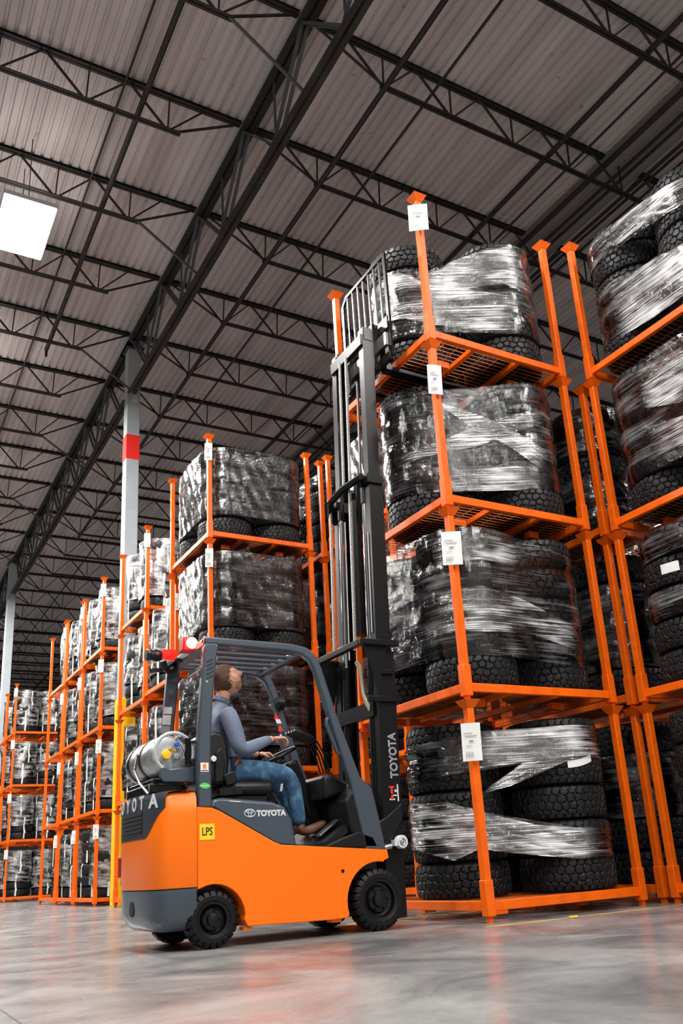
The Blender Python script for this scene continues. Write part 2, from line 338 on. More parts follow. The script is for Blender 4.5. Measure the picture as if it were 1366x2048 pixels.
# girder (double-chord truss along Y)
def girder(x, ya, yb, label):
    t = thing('roof_girder', label, 'girder', (0, 0, 0), 'long roof girders')
    c = MB()
    for s in (-1, 1): c.box(x-0.10 if s < 0 else x+0.02, x-0.02 if s < 0 else x+0.10, ya, yb, 10.50, 10.515); c.box(x-0.03 if s < 0 else x+0.02, x-0.02 if s < 0 else x+0.03, ya, yb, 10.51, 10.60)
    build('bottom_chord', c, GIRD, t)
    c = MB()
    for s in (-1, 1): c.box(x-0.12 if s < 0 else x+0.02, x-0.02 if s < 0 else x+0.12, ya-0.4, yb+0.6, 11.76, 11.78); c.box(x-0.03 if s < 0 else x+0.02, x-0.02 if s < 0 else x+0.03, ya-0.4, yb+0.6, 11.78, 11.88)
    build('top_chord', c, JOIST, t)
    c = MB(); k = math.ceil((ya-JY0)/JS)
    while JY0+JS*(k) < yb:
        y = JY0+JS*k; ym = y+JS/2
        for q in (-0.045, 0.045):
            for ye in (y-JS/2, y+JS/2):
                if ya < ye < yb: c.bar((x+q, y, 11.78), (x+q, ye, 10.56), 0.05, 0.03)
        if ym < yb: c.bar((x, ym, 11.78), (x, ym, 10.56), 0.03)
        k += 1
    build('web', c, WEBG, t)
    k = math.ceil((ya-JY0)/JS)
    while JY0+JS*k < yb:
        if k % 2 == 0: build('brace', MB().bar((x-1.15, JY0+JS*k, ZB+0.02), (x, JY0+JS*k+0.05, 10.53), 0.035), WEBG, t)
        k += 1
    return t
XG = 0.30
girder(XG, -13, 11.15, 'long dark roof girder crossing above the forklift to the grey column')
girder(XG, 11.5, 26.4, 'roof girder running on behind the grey column with the red band')
girder(XG, 26.9, 42, 'farthest roof girder beyond the grey column at the left edge')
girder(15.5, -2, 40, 'roof girder over the far right bay')
# bridging lines and sprinkler pipes along Y
def runline(name, cat, label, x, z, r, y0=-5, y1=60, m=PIPE):
    tag(build(name, MB().tube([(x, y0, z), (x, y1, z)], r, 8), m), label, cat, None)
runline('bridging_rod', 'bridging', 'thin bridging rod under the roof deck left of the sprinkler pipe', -1.66, 11.86, 0.018)
runline('bridging_rod', 'bridging', 'thin bridging rod along the joist bottoms far left', -1.80, 11.24, 0.015)
tag(build('sprinkler_pipe', MB().tube([(-1.44, -5, 11.42), (-1.44, 11.6, 11.42)], 0.045, 10).tube([(-1.44, 11.6, 11.42), (-1.44, 11.6, 11.25)], 0.03, 8), PIPE), 'dark sprinkler pipe left of the girder ending beside the bright lamp', 'pipe')
runline('sprinkler_pipe', 'pipe', 'dark sprinkler pipe running just right of the girder', 1.56, 11.20, 0.045, y1=22)
runline('bridging_rod', 'bridging', 'thin bridging rod right of the girder between two sprinkler pipes', 2.42, 11.5, 0.022)
runline('sprinkler_pipe', 'pipe', 'dark sprinkler pipe above the near rack', 4.75, 11.35, 0.045)
runline('bridging_rod', 'bridging', 'thin bridging rod beside the sprinkler pipe above the near rack', 5.45, 11.6, 0.02)
# dark roof joint with a bank of conduits
structure(build('trim_1', MB().box(6.10, 6.98, -5, 60, 11.86, 11.90), mat('roof_joint_grey', (0.24, 0.21, 0.205), 0.6)))
for i, (xx, rr, zz) in enumerate([(6.12, 0.05, 11.74), (6.5, 0.03, 11.76), (6.66, 0.03, 11.76), (6.98, 0.035, 11.74), (7.12, 0.03, 11.76), (7.42, 0.025, 11.84)]):
    runline('conduit', 'conduit', 'dark conduit under the roof joint, %s from the left' % ORD[i], xx, zz, rr, -4, 45)
for o in C.objects:
    if o.name.startswith('conduit'): o['group'] = 'conduits under the roof joint'
    if o.name.startswith('sprinkler_pipe'): o['group'] = 'sprinkler pipes'
    if o.name.startswith('bridging_rod'): o['group'] = 'bridging rods'
# columns
def column(x, y, label, full=True):
    t = thing('column', label, 'column', (x, y, 0), 'grey building columns')
    w2 = 0.14
    build('shaft', MB().box(-w2, w2, -w2, w2, 0.0, 11.75), GREYC, t, bev=0.012)
    if full:
        build('red_band', MB().box(-w2-0.004, w2+0.004, -w2-0.004, w2+0.004, 9.02, 9.60), REDP, t)
        c = MB(); g = 0.03
        c.box(-w2-g, w2+g, -w2-g, -w2-0.005, 0, 3.83).box(-w2-g, -w2-0.005, -w2-g, w2+g, 0, 3.83).box(w2+0.005, w2+g, -w2-g, w2+g, 0, 3.83).box(-w2-g, w2+g, w2+0.005, w2+g, 0, 3.83)
        build('column_guard', c, YELLOW, t, bev=0.008)
    build('cap_plate', MB().box(-0.2, 0.2, -0.22, 0.22, 11.75, 11.79), GIRD, t)
    build('girder_seat', MB().box(-0.06, 0.06, -0.32, -w2, 10.38, 10.50).box(-0.06, 0.06, w2, 0.32, 10.38, 10.50), GREYC, t)
    return t
column(0.40, 11.45, 'grey steel column with red band and yellow guard beside the left rack row')
column(0.30, 26.75, 'plain grey steel column at the left edge of the photo', False)
# high-bay lamps
lp = thing('high_bay_lamp', 'x', 'ceiling lamp', (0, 0, 0), 'high-bay lamps')
build('housing', MB().box(-0.40, 0.40, -0.68, 0.68, LAMP_Z, LAMP_Z+0.07).box(-0.12, 0.12, -0.4, 0.4, LAMP_Z+0.07, LAMP_Z+0.13), mat('lamp_housing', (0.6, 0.6, 0.6), 0.4), lp, bev=0.01)
build('diffuser', MB().box(-0.37, 0.37, -0.64, 0.64, LAMP_Z-0.02, LAMP_Z), mat('lamp_glow', (1, 1, 1), 0.5, emit=(1, 0.98, 0.95), es=14), lp)
build('hanger', MB().tube([(0, -0.35, LAMP_Z+0.12), (0, -0.35, 11.9)], 0.008, 6).tube([(0, 0.35, LAMP_Z+0.12), (0, 0.35, 11.9)], 0.008, 6), GIRD, lp)
for i, (lx, ly) in enumerate(LAMPS):
    o = lp if i == 0 else copy_tree(lp)
    o.location = (lx, ly, 0)
    o['label'] = 'glaring white high-bay lamp at the left edge of the ceiling' if (lx, ly) == (-2.68, 6.75) else 'white high-bay lamp hanging outside the frame, %s' % ORD[i]
# painted floor lines
tag(build('floor_line', MB().box(-0.25, 9, -0.29, -0.258, 0.0, 0.002), mat('worn_line_paint', (0.62, 0.42, 0.03), 0.5, noise=(6, (0.28, 0.24, 0.14), 0.45, 0.7))), 'thin yellow painted line on the floor in front of the near rack', 'floor marking', 'yellow floor lines')
tag(build('floor_line', MB().box(-0.5, 1.2, 1.25, 1.30, 0.0, 0.002), YELLOWL), 'thin yellow painted line on the floor under the near rack', 'floor marking', 'yellow floor lines')
tag(build('floor_scrap', MB().add([(0.50, -0.31, 0.0025), (0.56, -0.33, 0.004), (0.60, -0.28, 0.012), (0.55, -0.25, 0.004), (0.52, -0.27, 0.010)], [(0, 1, 4), (1, 2, 4), (2, 3, 4), (3, 0, 4)]), YELLOW), 'small crumpled yellow scrap on the floor by the yellow line', 'litter')
structure(build('trim_2', MB().box(-25, 45, -6.62, -6.608, 0, 0.001).box(-3.578, -3.570, -14, 80, 0, 0.001), INK))

# ------------------------------------------------------------------ stacking racks
RW, RD = 1.587, 1.656
PW = 0.062
def post_mb():
    m = MB(); h = PW/2
    m.box(-h, h, -h, h, 0.05, H-0.035)
    s = h+0.007; m.box(-s, s, -s, s, 0.045, 0.30)
    return m
def cup_mb():
    m = MB(); a, b = PW/2+0.004, 0.072; z0, z1 = H-0.05, H+0.012
    V = [(-a, -a, z0), (a, -a, z0), (a, a, z0), (-a, a, z0), (-b, -b, z1), (b, -b, z1), (b, b, z1), (-b, b, z1)]
    c = b-0.006; V += [(-c, -c, z1), (c, -c, z1), (c, c, z1), (-c, c, z1), (-a, -a, z0+0.02), (a, -a, z0+0.02), (a, a, z0+0.02), (-a, a, z0+0.02)]
    F = [(0, 1, 5, 4), (1, 2, 6, 5), (2, 3, 7, 6), (3, 0, 4, 7), (0, 3, 2, 1), (4, 5, 9, 8), (5, 6, 10, 9), (6, 7, 11, 10), (7, 4, 8, 11),
         (8, 9, 13, 12), (9, 10, 14, 13), (10, 11, 15, 14), (11, 8, 12, 15), (12, 13, 14, 15)]
    return m.add(V, F)
def foot_mb(): h = 0.02; return MB().box(-h, h, -h, h, 0.0, 0.05)
def make_rack():
    t = thing('stacking_rack', 'x', 'rack', (0, 0, 0), 'orange stacking racks')
    pm = cm = fm = None
    for (x, y) in ((0, 0), (RW, 0), (0, RD), (RW, RD)):
        if pm is None:
            p = build('post', post_mb(), ORANGE_R, t, bev=0.005); pm = p.data
            c = build('stacking_cup', cup_mb(), ORANGE_R, p); cm = c.data
            q = build('foot', foot_mb(), ORANGE_R, p); fm = q.data
        else:
            p = link('post', pm, None, t, bev=0.005); link('stacking_cup', cm, None, p); link('foot', fm, None, p)
        p.location = (x, y, 0)
    z0, z1 = 0.082, 0.152; b = 0.022
    m = MB(); m.box(0.03, RW-0.03, -b, b, z0, z1).box(0.03, RW-0.03, RD-b, RD+b, z0, z1)
    m.box(-b, b, 0.03, RD-0.03, z0, z1).box(RW-b, RW+b, 0.03, RD-0.03, z0, z1)
    build('deck_frame', m, ORANGE_R, t, bev=0.004)
    m = MB()
    for xx in (0.52, 1.06): m.box(xx-0.025, xx+0.025, b, RD-b, z0+0.01, z1-0.015)
    build('cross_member', m, ORANGE_R, t)
    for xx in (0.36, 1.22):
        for yy in (0.3, RD-0.36): build('fork_guide', MB().box(xx-0.06, xx+0.06, yy, yy+0.06, 0.03, z0+0.01), ORANGE_R, t)
    m = MB(); q = 0.05
    while q < RD: m.bar((0.02, q, z1-0.012), (RW-0.02, q, z1-0.012), 0.005); q += 0.055
    q = 0.08
    while q < RW: m.bar((q, 0.02, z1-0.007), (q, RD-0.02, z1-0.007), 0.004); q += 0.16
    build('wire_deck', m, MESHW, t)
    return t
rack0 = make_rack(); rack_used = False
LV = ['bottom', 'second', 'third', 'top']
RACKS = [  # key, x0, y0, levels, description, dy tilt
    ('A', 0, 0, 4, 'near stack beside forklift mast'),
    ('E', 1.889, -1.767, 4, 'stack at right photo edge'),
    ('F', 1.889, 0.033, 3, 'three-high stack behind right posts'),
    ('G', -0.12, 5.35, 4, 'stack behind the driver'),
    ('I', 1.82, 3.64, 4, 'stack between mast and near stack'),
    ('J', 1.80, 5.52, 4, 'stack right behind mast chains'),
    ('K', 0.02, 7.2, 3, 'three-high stack behind red lights'),
    ('L', 0.10, 9.08, 4, 'stack right of grey column'),
    ('M', 0.10, 12.2, 4, 'stack left of grey column'),
    ('N', 0.10, 14.02, 4, 'second stack left of grey column'),
    ('O', 0.10, 15.84, 4, 'third stack left of column'),
    ('Q', 0.18, 23.4, 4, 'distant stack near left edge'),
    ('R', 0.18, 25.22, 4, 'most distant stack at left'),
]
def lvname(k, n): return 'top' if k == n-1 else LV[k]
for key, x0, y0, nl, desc in RACKS:
    for k in range(nl):
        if not rack_used: o = rack0; rack_used = True
        else: o = copy_tree(rack0)
        j = 0.0
        o.location = (x0, y0, k*H)
        o['label'] = 'orange steel rack frame, %s level, %s' % (lvname(k, nl), desc)

# ------------------------------------------------------------------ tyres
def tyre_mesh(R, Wd, rim, nseg, nprof, lug, seed, rows=4, cells=36, shoulder=True):
    # one tyre lying flat (axis Z), from z=0 to z=Wd, with real tread blocks
    rs = np.random.RandomState(seed)
    px = []; hw = Wd/2
    # outline: inner bead bottom -> sidewall -> tread -> sidewall -> inner bead top
    key = [(rim, -0.62*hw), (rim+0.012, -0.78*hw), (rim+0.05, -0.93*hw), (rim+(R-rim)*0.45, -1.0*hw), (R-0.045, -0.97*hw), (R-0.012, -0.86*hw)]
    side = key; ntr = nprof
    tread = [(R-0.012+0.012*(1-abs(v)**3), v*0.84*hw) for v in np.linspace(-1, 1, ntr)]
    profile = side+tread+[(r, -z) for r, z in side[::-1]]+[(rim-0.012, 0.5*hw), (rim-0.012, -0.5*hw)]
    profile = [(r, z) for r, z in profile]
    # Voronoi cells on (theta, v)
    pts = []
    for i in range(cells):
        for j in range(rows):
            v = -1+(j+0.5)*2/rows+rs.uniform(-.10, .10); th = (i+0.5*(j % 2)+rs.uniform(-.24, .24))/cells
            pts.append((th*2*PI*R, v*0.84*hw))
    pts = np.array(pts); per = 2*PI*R; nP = len(profile)
    V = []; m0 = len(side)
    th = np.arange(nseg)/nseg*per
    zs = np.array([z for r, z in tread])
    T, Z = np.meshgrid(th, zs, indexing='ij')
    d1 = np.full(T.shape, 9.); d2 = np.full(T.shape, 9.)
    for a, b in pts:
        dx = np.abs(T-a); dx = np.minimum(dx, per-dx); d = np.sqrt(dx**2*0.9+(Z-b)**2*1.25)
        d2 = np.where(d < d1, d1, np.minimum(d2, d)); d1 = np.minimum(d1, d)
    g = np.clip((d2-d1)/0.013, 0, 1)**1.5; depth = lug*(1-g)
    edge = (np.abs(Z) > 0.70*hw)
    slot = (np.mod(T/per*cells, 1.0) < 0.28)
    depth = np.where(edge & slot, lug, np.where(edge, np.minimum(depth, lug*0.15), depth))
    for i in range(nseg):
        a = 2*PI*i/nseg; ca, sa = math.cos(a), math.sin(a); sl = bool(slot[i, 0])
        for q, (r, z) in enumerate(profile):
            if m0 <= q < m0+ntr: r = r-depth[i, q-m0]
            elif q in (m0-1, m0+ntr): r = r-(lug*0.8 if sl and shoulder else 0)
            elif q in (m0-2, m0+ntr+1): r = r-(lug*0.4 if sl and shoulder else 0)
            V.append((r*ca, r*sa, z+hw))
    F = [(i*nP+q, ((i+1) % nseg)*nP+q, ((i+1) % nseg)*nP+(q+1) % nP, i*nP+(q+1) % nP) for i in range(nseg) for q in range(nP)]
    me = bpy.data.meshes.new('tyre'); me.from_pydata(V, [], F); me.materials.append(RUBBER)
    bm = bmesh.new(); bm.from_mesh(me); bmesh.ops.recalc_face_normals(bm, faces=bm.faces); bm.to_mesh(me); bm.free()
    return me
TR, TW = 0.400, 0.281
tyreA = tyre_mesh(TR, TW, 0.215, 560, 22, 0.014, 3)
tyreF = tyre_mesh(TR, TW, 0.215, 300, 12, 0.013, 5)
TR2, TW2 = 0.382, 0.216
tyreB = tyre_mesh(TR2, TW2, 0.195, 96, 6, 0.004, 8, rows=4, cells=24, shoulder=False)
def add_tyre(me, x, y, z, lab, grp, tilt=0.0):
    o = bpy.data.objects.new('road_tyre' if me is tyreB else 'off_road_tyre', me); C.objects.link(o)
    o.location = (x, y, z); o.rotation_euler = (random.uniform(-tilt, tilt), random.uniform(-tilt, tilt), random.uniform(0, 2*PI))
    tag(o, lab, 'tyre', grp); return o
STK = {'fl': 'front left', 'fr': 'front right', 'bl': 'back left', 'br': 'back right', 'ml': 'left'}
POS4 = {'fl': (0.395, 0.415), 'fr': (1.20, 0.415), 'bl': (0.395, 1.24), 'br': (1.20, 1.24)}
POS3 = {'ml': (0.40, 0.83), 'fr': (1.20, 0.41), 'br': (1.20, 1.245)}
DZ = 0.152
offroad = {}
def arrangement(key, k): return POS3 if (key == 'A' and k in (0, 2, 3)) else POS4
# the piles of tyres the photo shows in each stack of racks
PLAN = {'E': ['fl', 'bl'], 'F': ['fl', 'bl'], 'G': ['fl', 'fr', 'bl'], 'I': ['bl'], 'J': ['fl', 'bl']}
from_bottom = ['first', 'second', 'third', 'fourth', 'fifth']
for key, x0, y0, nl, desc in RACKS:
    if key != 'A' and key not in PLAN: continue
    me = tyreA if key in 'AEF' else tyreF
    for k in range(nl):
        arr = arrangement(key, k); sts = list(arr) if arr is POS3 else PLAN.get(key, ['fl', 'fr', 'bl'])
        for st in sts:
            px_, py_ = arr[st]
            for i in range(5):
                s_ = 0.010
                xx = x0+px_+random.uniform(-s_, s_)*0.5; yy = y0+py_+random.uniform(-s_, s_)
                o = add_tyre(me, xx, yy, k*H+DZ+i*(TW+0.001), 'black off-road tyre, %s up, %s pile, %s level, %s' % (from_bottom[i], STK[st], lvname(k, nl), desc), 'off-road tyres')
                offroad[(key, k, st, i)] = o
def sticker(key, k, st, i, ang, zc, w_, h_, curl=0.0):
    o = offroad[(key, k, st, i)]; R = TR+0.004; a0 = ang-o.rotation_euler.z; P = []
    for u in range(9):
        a = a0+(u/8-0.5)*w_/R; P.append([(R*math.cos(a), R*math.sin(a), zc+curl*((u/8)**2)+v*h_) for v in (-.5, .5)])
    m = MB().grid(P, uv=False); c = build('tyre_sticker', m, WHITE, o, fixn=False)
    c['label'] = 'white paper sticker'
    return c
sticker('A', 0, 'ml', 4, math.radians(-50), 0.17, 0.20, 0.085)
sticker('A', 0, 'fr', 3, math.radians(-100), 0.16, 0.24, 0.06, 0.05)
sticker('E', 1, 'bl', 3, math.radians(195), 0.15, 0.17, 0.09)
sticker('E', 1, 'bl', 2, math.radians(195), 0.13, 0.15, 0.02, 0.02)
sticker('E', 3, 'bl', 1, math.radians(215), 0.16, 0.12, 0.10)

# laced road tyres with white straps for the far racks
strap_me = None
def strap_mesh(h):
    m = MB(); P = []
    r0, r1 = TR2-0.15, TR2+0.006
    loop = [(r1, 0.02), (r1+0.006, h*0.35), (r1-0.004, h*0.6), (r1+0.01, h*0.8), (r1, h-0.02), (r1-0.03, h+0.006), (r0, h+0.008)]
    P = [[(r+0.006, -0.021+0.010*math.sin(i*2.1), z), (r+0.006, 0.021+0.010*math.sin(i*2.1), z)] for i, (r, z) in enumerate(loop)]
    m.grid(P, uv=False)
    m.add([(r1, 0.0, h*0.5), (r1+0.035, 0.02, h*0.42), (r1+0.03, 0.05, h*0.30), (r1+0.02, 0.03, h*0.28), (r1+0.02, 0.0, h*0.4)], [(0, 1, 2, 3, 4)])
    return m
st_o = build('tying_strap', strap_mesh(3*TW2), STRAP, None, fixn=False); strap_me = st_o.data; st_first = [st_o]
PLAN2 = {'K': ['fl', 'bl'], 'L': ['fl', 'bl'], 'M': ['fl', 'bl'], 'N': ['fl', 'bl'], 'O': ['fl'], 'Q': ['fl', 'fr'], 'R': ['fl']}
P2 = {'fl': (0.395, 0.41), 'fr': (1.19, 0.41), 'bl': (0.395, 1.245), 'br': (1.19, 1.245)}
FB6 = ['lowest', 'second', 'third', 'fourth', 'fifth', 'topmost']
cnt = 0
for key, x0, y0, nl, desc in RACKS:
    if key not in PLAN2: continue
    for k in range(nl):
        for st in PLAN2[key]:
            if key == 'Q' and st == 'bl' and k % 2: continue
            px_, py_ = P2[st]
            for i in range(6):
                xx = x0+px_+random.uniform(-.02, .02); yy = y0+py_+random.uniform(-.02, .02)
                zz = k*H+DZ+i*(TW2+0.001); cnt += 1
                add_tyre(tyreB, xx, yy, zz, 'slim black road tyre, %s, %s pile, %s level, %s' % (FB6[i], STK[st], lvname(k, nl), desc), 'road tyres tied with white straps')
                if i in (0, 3):
                    for a, sd in (((200, 'left'), (262, 'front'), (310, 'right')) if key in 'KLMN' else ((205, 'left'), (270, 'front'))):
                        aa = math.radians(a+random.uniform(-14, 14))
                        o = st_first.pop() if st_first else bpy.data.objects.new('tying_strap', strap_me)
                        if o.name not in C.objects: C.objects.link(o)
                        o.location = (xx, yy, zz); o.rotation_euler = (0, 0, aa)
                        tag(o, '%s white strap, %s side, %s pile, %s level, %s' % ('upper' if i else 'lower', sd, STK[st], lvname(k, nl), desc), 'strap', 'white tying straps')

# ------------------------------------------------------------------ stretch film
def outline(piles, R, n):
    # convex outline round the piles, from the front of the first pile, counter-clockwise; returns points with arc length and normal
    pts = sorted({(round(cx+R*math.cos(a), 6), round(cy+R*math.sin(a), 6)) for cx, cy in piles for a in np.arange(0, 2*PI, 2*PI/120)})
    def half(p):
        h = []
        for a in p:
            while len(h) > 1 and (h[-1][0]-h[-2][0])*(a[1]-h[-2][1])-(h[-1][1]-h[-2][1])*(a[0]-h[-2][0]) <= 0: h.pop()
            h.append(a)
        return h
    HH = half(pts)[:-1]+half(pts[::-1])[:-1]; cx, cy = piles[0]
    k = min(range(len(HH)), key=lambda i: (HH[i][0]-cx)**2+(HH[i][1]-cy+R)**2); HH = HH[k:]+HH[:k+1]
    L = [0]
    for a, b in zip(HH, HH[1:]): L.append(L[-1]+math.hypot(b[0]-a[0], b[1]-a[1]))
    def at(sv):
        sv = sv % L[-1]; j = 0
        while L[j+1] < sv: j += 1
        t = (sv-L[j])/(L[j+1]-L[j]+1e-9); a, b = HH[j], HH[j+1]; l = L[j+1]-L[j]+1e-9
        return (a[0]+(b[0]-a[0])*t, a[1]+(b[1]-a[1])*t, (b[1]-a[1])/l, -(b[0]-a[0])/l)
    return at, L[-1]
def interp(ctrl, s_):
    xs = [c[0] for c in ctrl]
    return float(np.interp(s_, xs, [c[1] for c in ctrl])), float(np.interp(s_, xs, [c[2] for c in ctrl]))
def film(name, x0, y0, zb, piles, bands, m, lab, seed=0, wr=0.005, grp='stretch film around tyres', cat='stretch film', closed=True, infl=0.006):
    at, L = outline(piles, TR+0.004, 240); ph = np.random.RandomState(seed).uniform(0, 6.28, 8); mb_ = MB()
    for bi, ctrl in enumerate(bands):
        if closed: n = 210; ss = [L*i/n for i in range(n+1)]; per = True
        else: n = 90; ss = [ctrl[0][0]+(ctrl[-1][0]-ctrl[0][0])*i/n for i in range(n+1)]; per = False
        nv = 24; rows = []; U = []
        for s_ in ss:
            sv = s_ if s_ < L/2+1.2 or not per else s_-L
            lo, hi = interp(ctrl, sv); x, y, nx, ny = at(s_)
            d = min((math.hypot(x-cx, y-cy) for cx, cy in piles))-TR     # >0 where the film spans between piles
            for j in range(nv+1):
                v = j/nv; z = lo+(hi-lo)*v; g = ((z-DZ) % (TW+0.001))/(TW+0.001)
                b = infl+0.006*bi+wr*(math.sin(9*s_+ph[0]+5*v)*math.sin(23*v+ph[1])+0.5*math.sin(31*s_+ph[2]+17*v)+0.4*math.sin(57*v+ph[3]+3*s_))
                if d < 0.03 and closed: b -= 0.016*math.cos(PI*(g-0.5))**2*0+0.018*(1-math.sin(PI*g))**2
                rows.append((x0+x+nx*b, y0+y+ny*b, zb+z)); U.append((s_, z))
        k_ = nv+1
        mb_.add(rows, [(i*k_+j, (i+1)*k_+j, (i+1)*k_+j+1, i*k_+j+1) for i in range(n) for j in range(nv)], U)
    o = build(name, mb_, m, smooth='all', fixn=False)
    if not closed:
        fa = o.data.attributes.new('fade', 'FLOAT', 'POINT'); ne = len(ss); vals = []
        for i in range(ne):
            t = i/(ne-1); L_ = abs(ctrl[-1][0]-ctrl[0][0])
            for j in range(nv+1):
                jag = 0.03*math.sin(j*2.3+seed)+0.02*math.sin(j*5.1); e0 = t*L_/0.16+jag*6; e1 = (1-t)*L_/0.22+jag*8
                vals.append(max(0.0, min(1.0, min(e0, e1))))
        fa.data.foreach_set('value', vals)
    tag(o, lab, cat, grp); return o
def T_(a, b): return [(0, DZ+a*TW, DZ+b*TW)]
RK = {r[0]: r for r in RACKS}
WRAPS = [('A', 0, [[(-2.2, 1.15, 1.42), (-0.4, 1.10, 1.39), (0.2, 1.15, 1.475), (0.6, 1.19, 1.475), (1.0, 1.22, 1.49), (1.9, 1.2, 1.48), (3.2, 1.16, 1.42)], [(-2.2, 0.5, 0.86), (-0.5, 0.55, 0.93), (-0.15, 0.45, 0.92), (0.1, 0.53, 0.83), (0.3, 0.50, 0.78), (0.9, 0.40, 0.65), (1.9, 0.42, 0.68), (3.2, 0.5, 0.8)]]),
    ('A', 1, [[(-2.2, 0.5, 1.56), (-0.5, 0.42, 1.56), (0.1, 0.40, 1.54), (0.9, 0.36, 1.40), (3.0, 0.45, 1.50)]]),
    ('A', 2, [[(-2.2, 0.45, 1.50), (-0.35, 0.42, 1.47), (0.15, 0.40, 1.47), (0.7, 0.40, 1.50), (3.0, 0.45, 1.53)]]),
    ('A', 3, [[(-2.2, 0.45, 1.25), (-0.2, 0.46, 1.25), (0.15, 0.48, 1.20), (0.4, 0.47, 1.30), (0.9, 0.44, 1.50), (1.3, 0.46, 1.53), (3.0, 0.5, 1.35)]]),
    ('E', 3, [[(-2.2, 0.36, 0.80), (-1.4, 0.30, 0.90), (-1.1, 0.25, 0.82), (-0.5, 0.2, 0.72), (3, 0.3, 0.8)], [(-2.2, 1.2, 1.5), (-1.49, 1.216, 1.49), (-1.167, 1.18, 1.45), (-0.5, 1.10, 1.38), (3, 1.2, 1.5)]]),
    ('E', 2, [T_(0.95, 4.95)]), ('E', 1, [T_(4.0, 4.95), T_(2.0, 2.9)]), ('E', 0, [T_(1.0, 2.6)]),
    ('F', 0, [T_(2.0, 4.0)]), ('F', 1, [T_(1.0, 3.9)]), ('F', 2, [T_(3.2, 4.9), T_(0.6, 2.2)]),
    ('G', 3, [T_(1.1, 4.95)]), ('G', 2, [T_(1.0, 4.95)]), ('G', 1, [T_(1.0, 4.95)]), ('G', 0, [T_(1.0, 4.0)]),
    ('I', 3, [T_(1.0, 4.9)]), ('I', 2, [T_(1.0, 4.9)]), ('I', 1, [T_(1.0, 4.9)]),
    ('J', 3, [T_(2.8, 3.6), T_(4.0, 4.9)]), ('J', 2, [T_(0.2, 4.9)]), ('J', 1, [T_(1.0, 4.9)])]
for q, (key, lev, bands) in enumerate(WRAPS):
    R_ = RK[key]
    film('stretch_film', R_[1], R_[2], lev*H, list(arrangement(key, lev).values()), bands, FILMG if key in 'GIJ' else FILM, 'clear stretch film round tyres, %s level, %s' % (lvname(lev, R_[3]), R_[4]), seed=q)
def bandfilm(key, lev, ctrl, lab, seed, infl=0.016, m=None):
    R_ = RK[key]
    film('film_band', R_[1], R_[2], lev*H, list(arrangement(key, lev).values()), [ctrl], m or (FILMM if seed in (34, 35, 37, 38, 40) else FILMB), lab, seed=seed, wr=0.0035, grp='gathered bands of stretch film', closed=False, infl=infl)
bandfilm('A', 0, [(0.184, 0.964, 0.988), (0.403, 1.008, 1.117), (0.673, 1.103, 1.287), (0.901, 1.185, 1.434), (1.10, 1.22, 1.47)], 'gathered film fanning up to the right, bottom level, near stack', 31)
bandfilm('A', 0, [(0.179, 1.164, 1.474), (0.606, 1.202, 1.471), (0.998, 1.222, 1.482), (1.30, 1.24, 1.47)], 'bright film band over topmost tyres, bottom level, near stack', 32, 0.022)
bandfilm('A', 0, [(-0.62, 0.60, 0.92), (-0.44, 0.551, 0.923), (-0.115, 0.448, 0.904), (0.09, 0.528, 0.824), (0.27, 0.494, 0.774), (0.591, 0.443, 0.684), (0.917, 0.404, 0.644), (1.25, 0.42, 0.64)], 'white streaked film band below mid height, bottom level, near stack', 33)
bandfilm('A', 1, [(-0.5, 1.22, 1.46), (-0.1, 1.24, 1.50), (0.3, 1.22, 1.44)], 'bright film patch on left pile, second level, near stack', 34)
bandfilm('A', 1, [(-0.5, 0.62, 0.98), (-0.1, 0.60, 1.00), (0.3, 0.62, 0.92), (0.9, 0.5, 0.72)], 'white streaked film band, second level, near stack', 35)
bandfilm('A', 2, [(0.08, 1.28, 1.34), (0.177, 1.261, 1.315), (0.458, 1.015, 1.195), (0.729, 0.856, 1.066), (0.948, 0.665, 0.9), (1.127, 0.552, 0.796)], 'film band falling to the right, third level, near stack', 36)
bandfilm('A', 2, [(-0.3, 0.70, 0.80), (0.148, 0.803, 0.933), (0.441, 0.842, 1.052), (0.74, 0.95, 1.146), (1.111, 1.077, 1.218)], 'film band rising to the right, third level, near stack', 37, 0.022)
bandfilm('A', 2, [(0.1, 0.40, 0.66), (1.0, 0.38, 0.62)], 'lowest horizontal film band, third level, near stack', 38)
bandfilm('A', 3, [(0.10, 0.98, 1.15), (0.158, 0.98, 1.158), (0.271, 0.964, 1.203), (0.401, 0.947, 1.289), (0.637, 0.981, 1.385), (0.899, 1.013, 1.438), (1.17, 0.914, 1.516)], 'blazing white film fan behind the corner post, top level, near stack', 39)
bandfilm('A', 3, [(-0.5, 0.70, 1.15), (-0.147, 0.65, 1.2), (0.144, 0.559, 1.027), (0.588, 0.473, 0.951), (1.044, 0.468, 0.842)], 'film band falling to the right, top level, near stack', 40, 0.022)
bandfilm('E', 3, [(-1.45, 0.30, 0.86), (-1.389, 0.25, 0.837), (-1.089, 0.22, 0.80), (-0.853, 0.22, 0.78), (-0.652, 0.22, 0.72), (-0.3, 0.2, 0.7)], 'broad white film band, top level, stack at right edge', 41)
bandfilm('E', 3, [(-1.30, 1.216, 1.47), (-1.0, 1.20, 1.45), (-0.6, 1.14, 1.40), (-0.3, 1.1, 1.35)], 'upper white film band, top level, stack at right edge', 42)
bandfilm('E', 2, [(-1.30, 1.05, 1.45), (-0.9, 0.9, 1.38), (-0.4, 0.8, 1.3)], 'bright upper film band, third level, stack at right edge', 43)
bandfilm('E', 2, [(-1.30, 0.55, 0.85), (-0.9, 0.50, 0.78), (-0.4, 0.45, 0.7)], 'bright lower film band, third level, stack at right edge', 44)
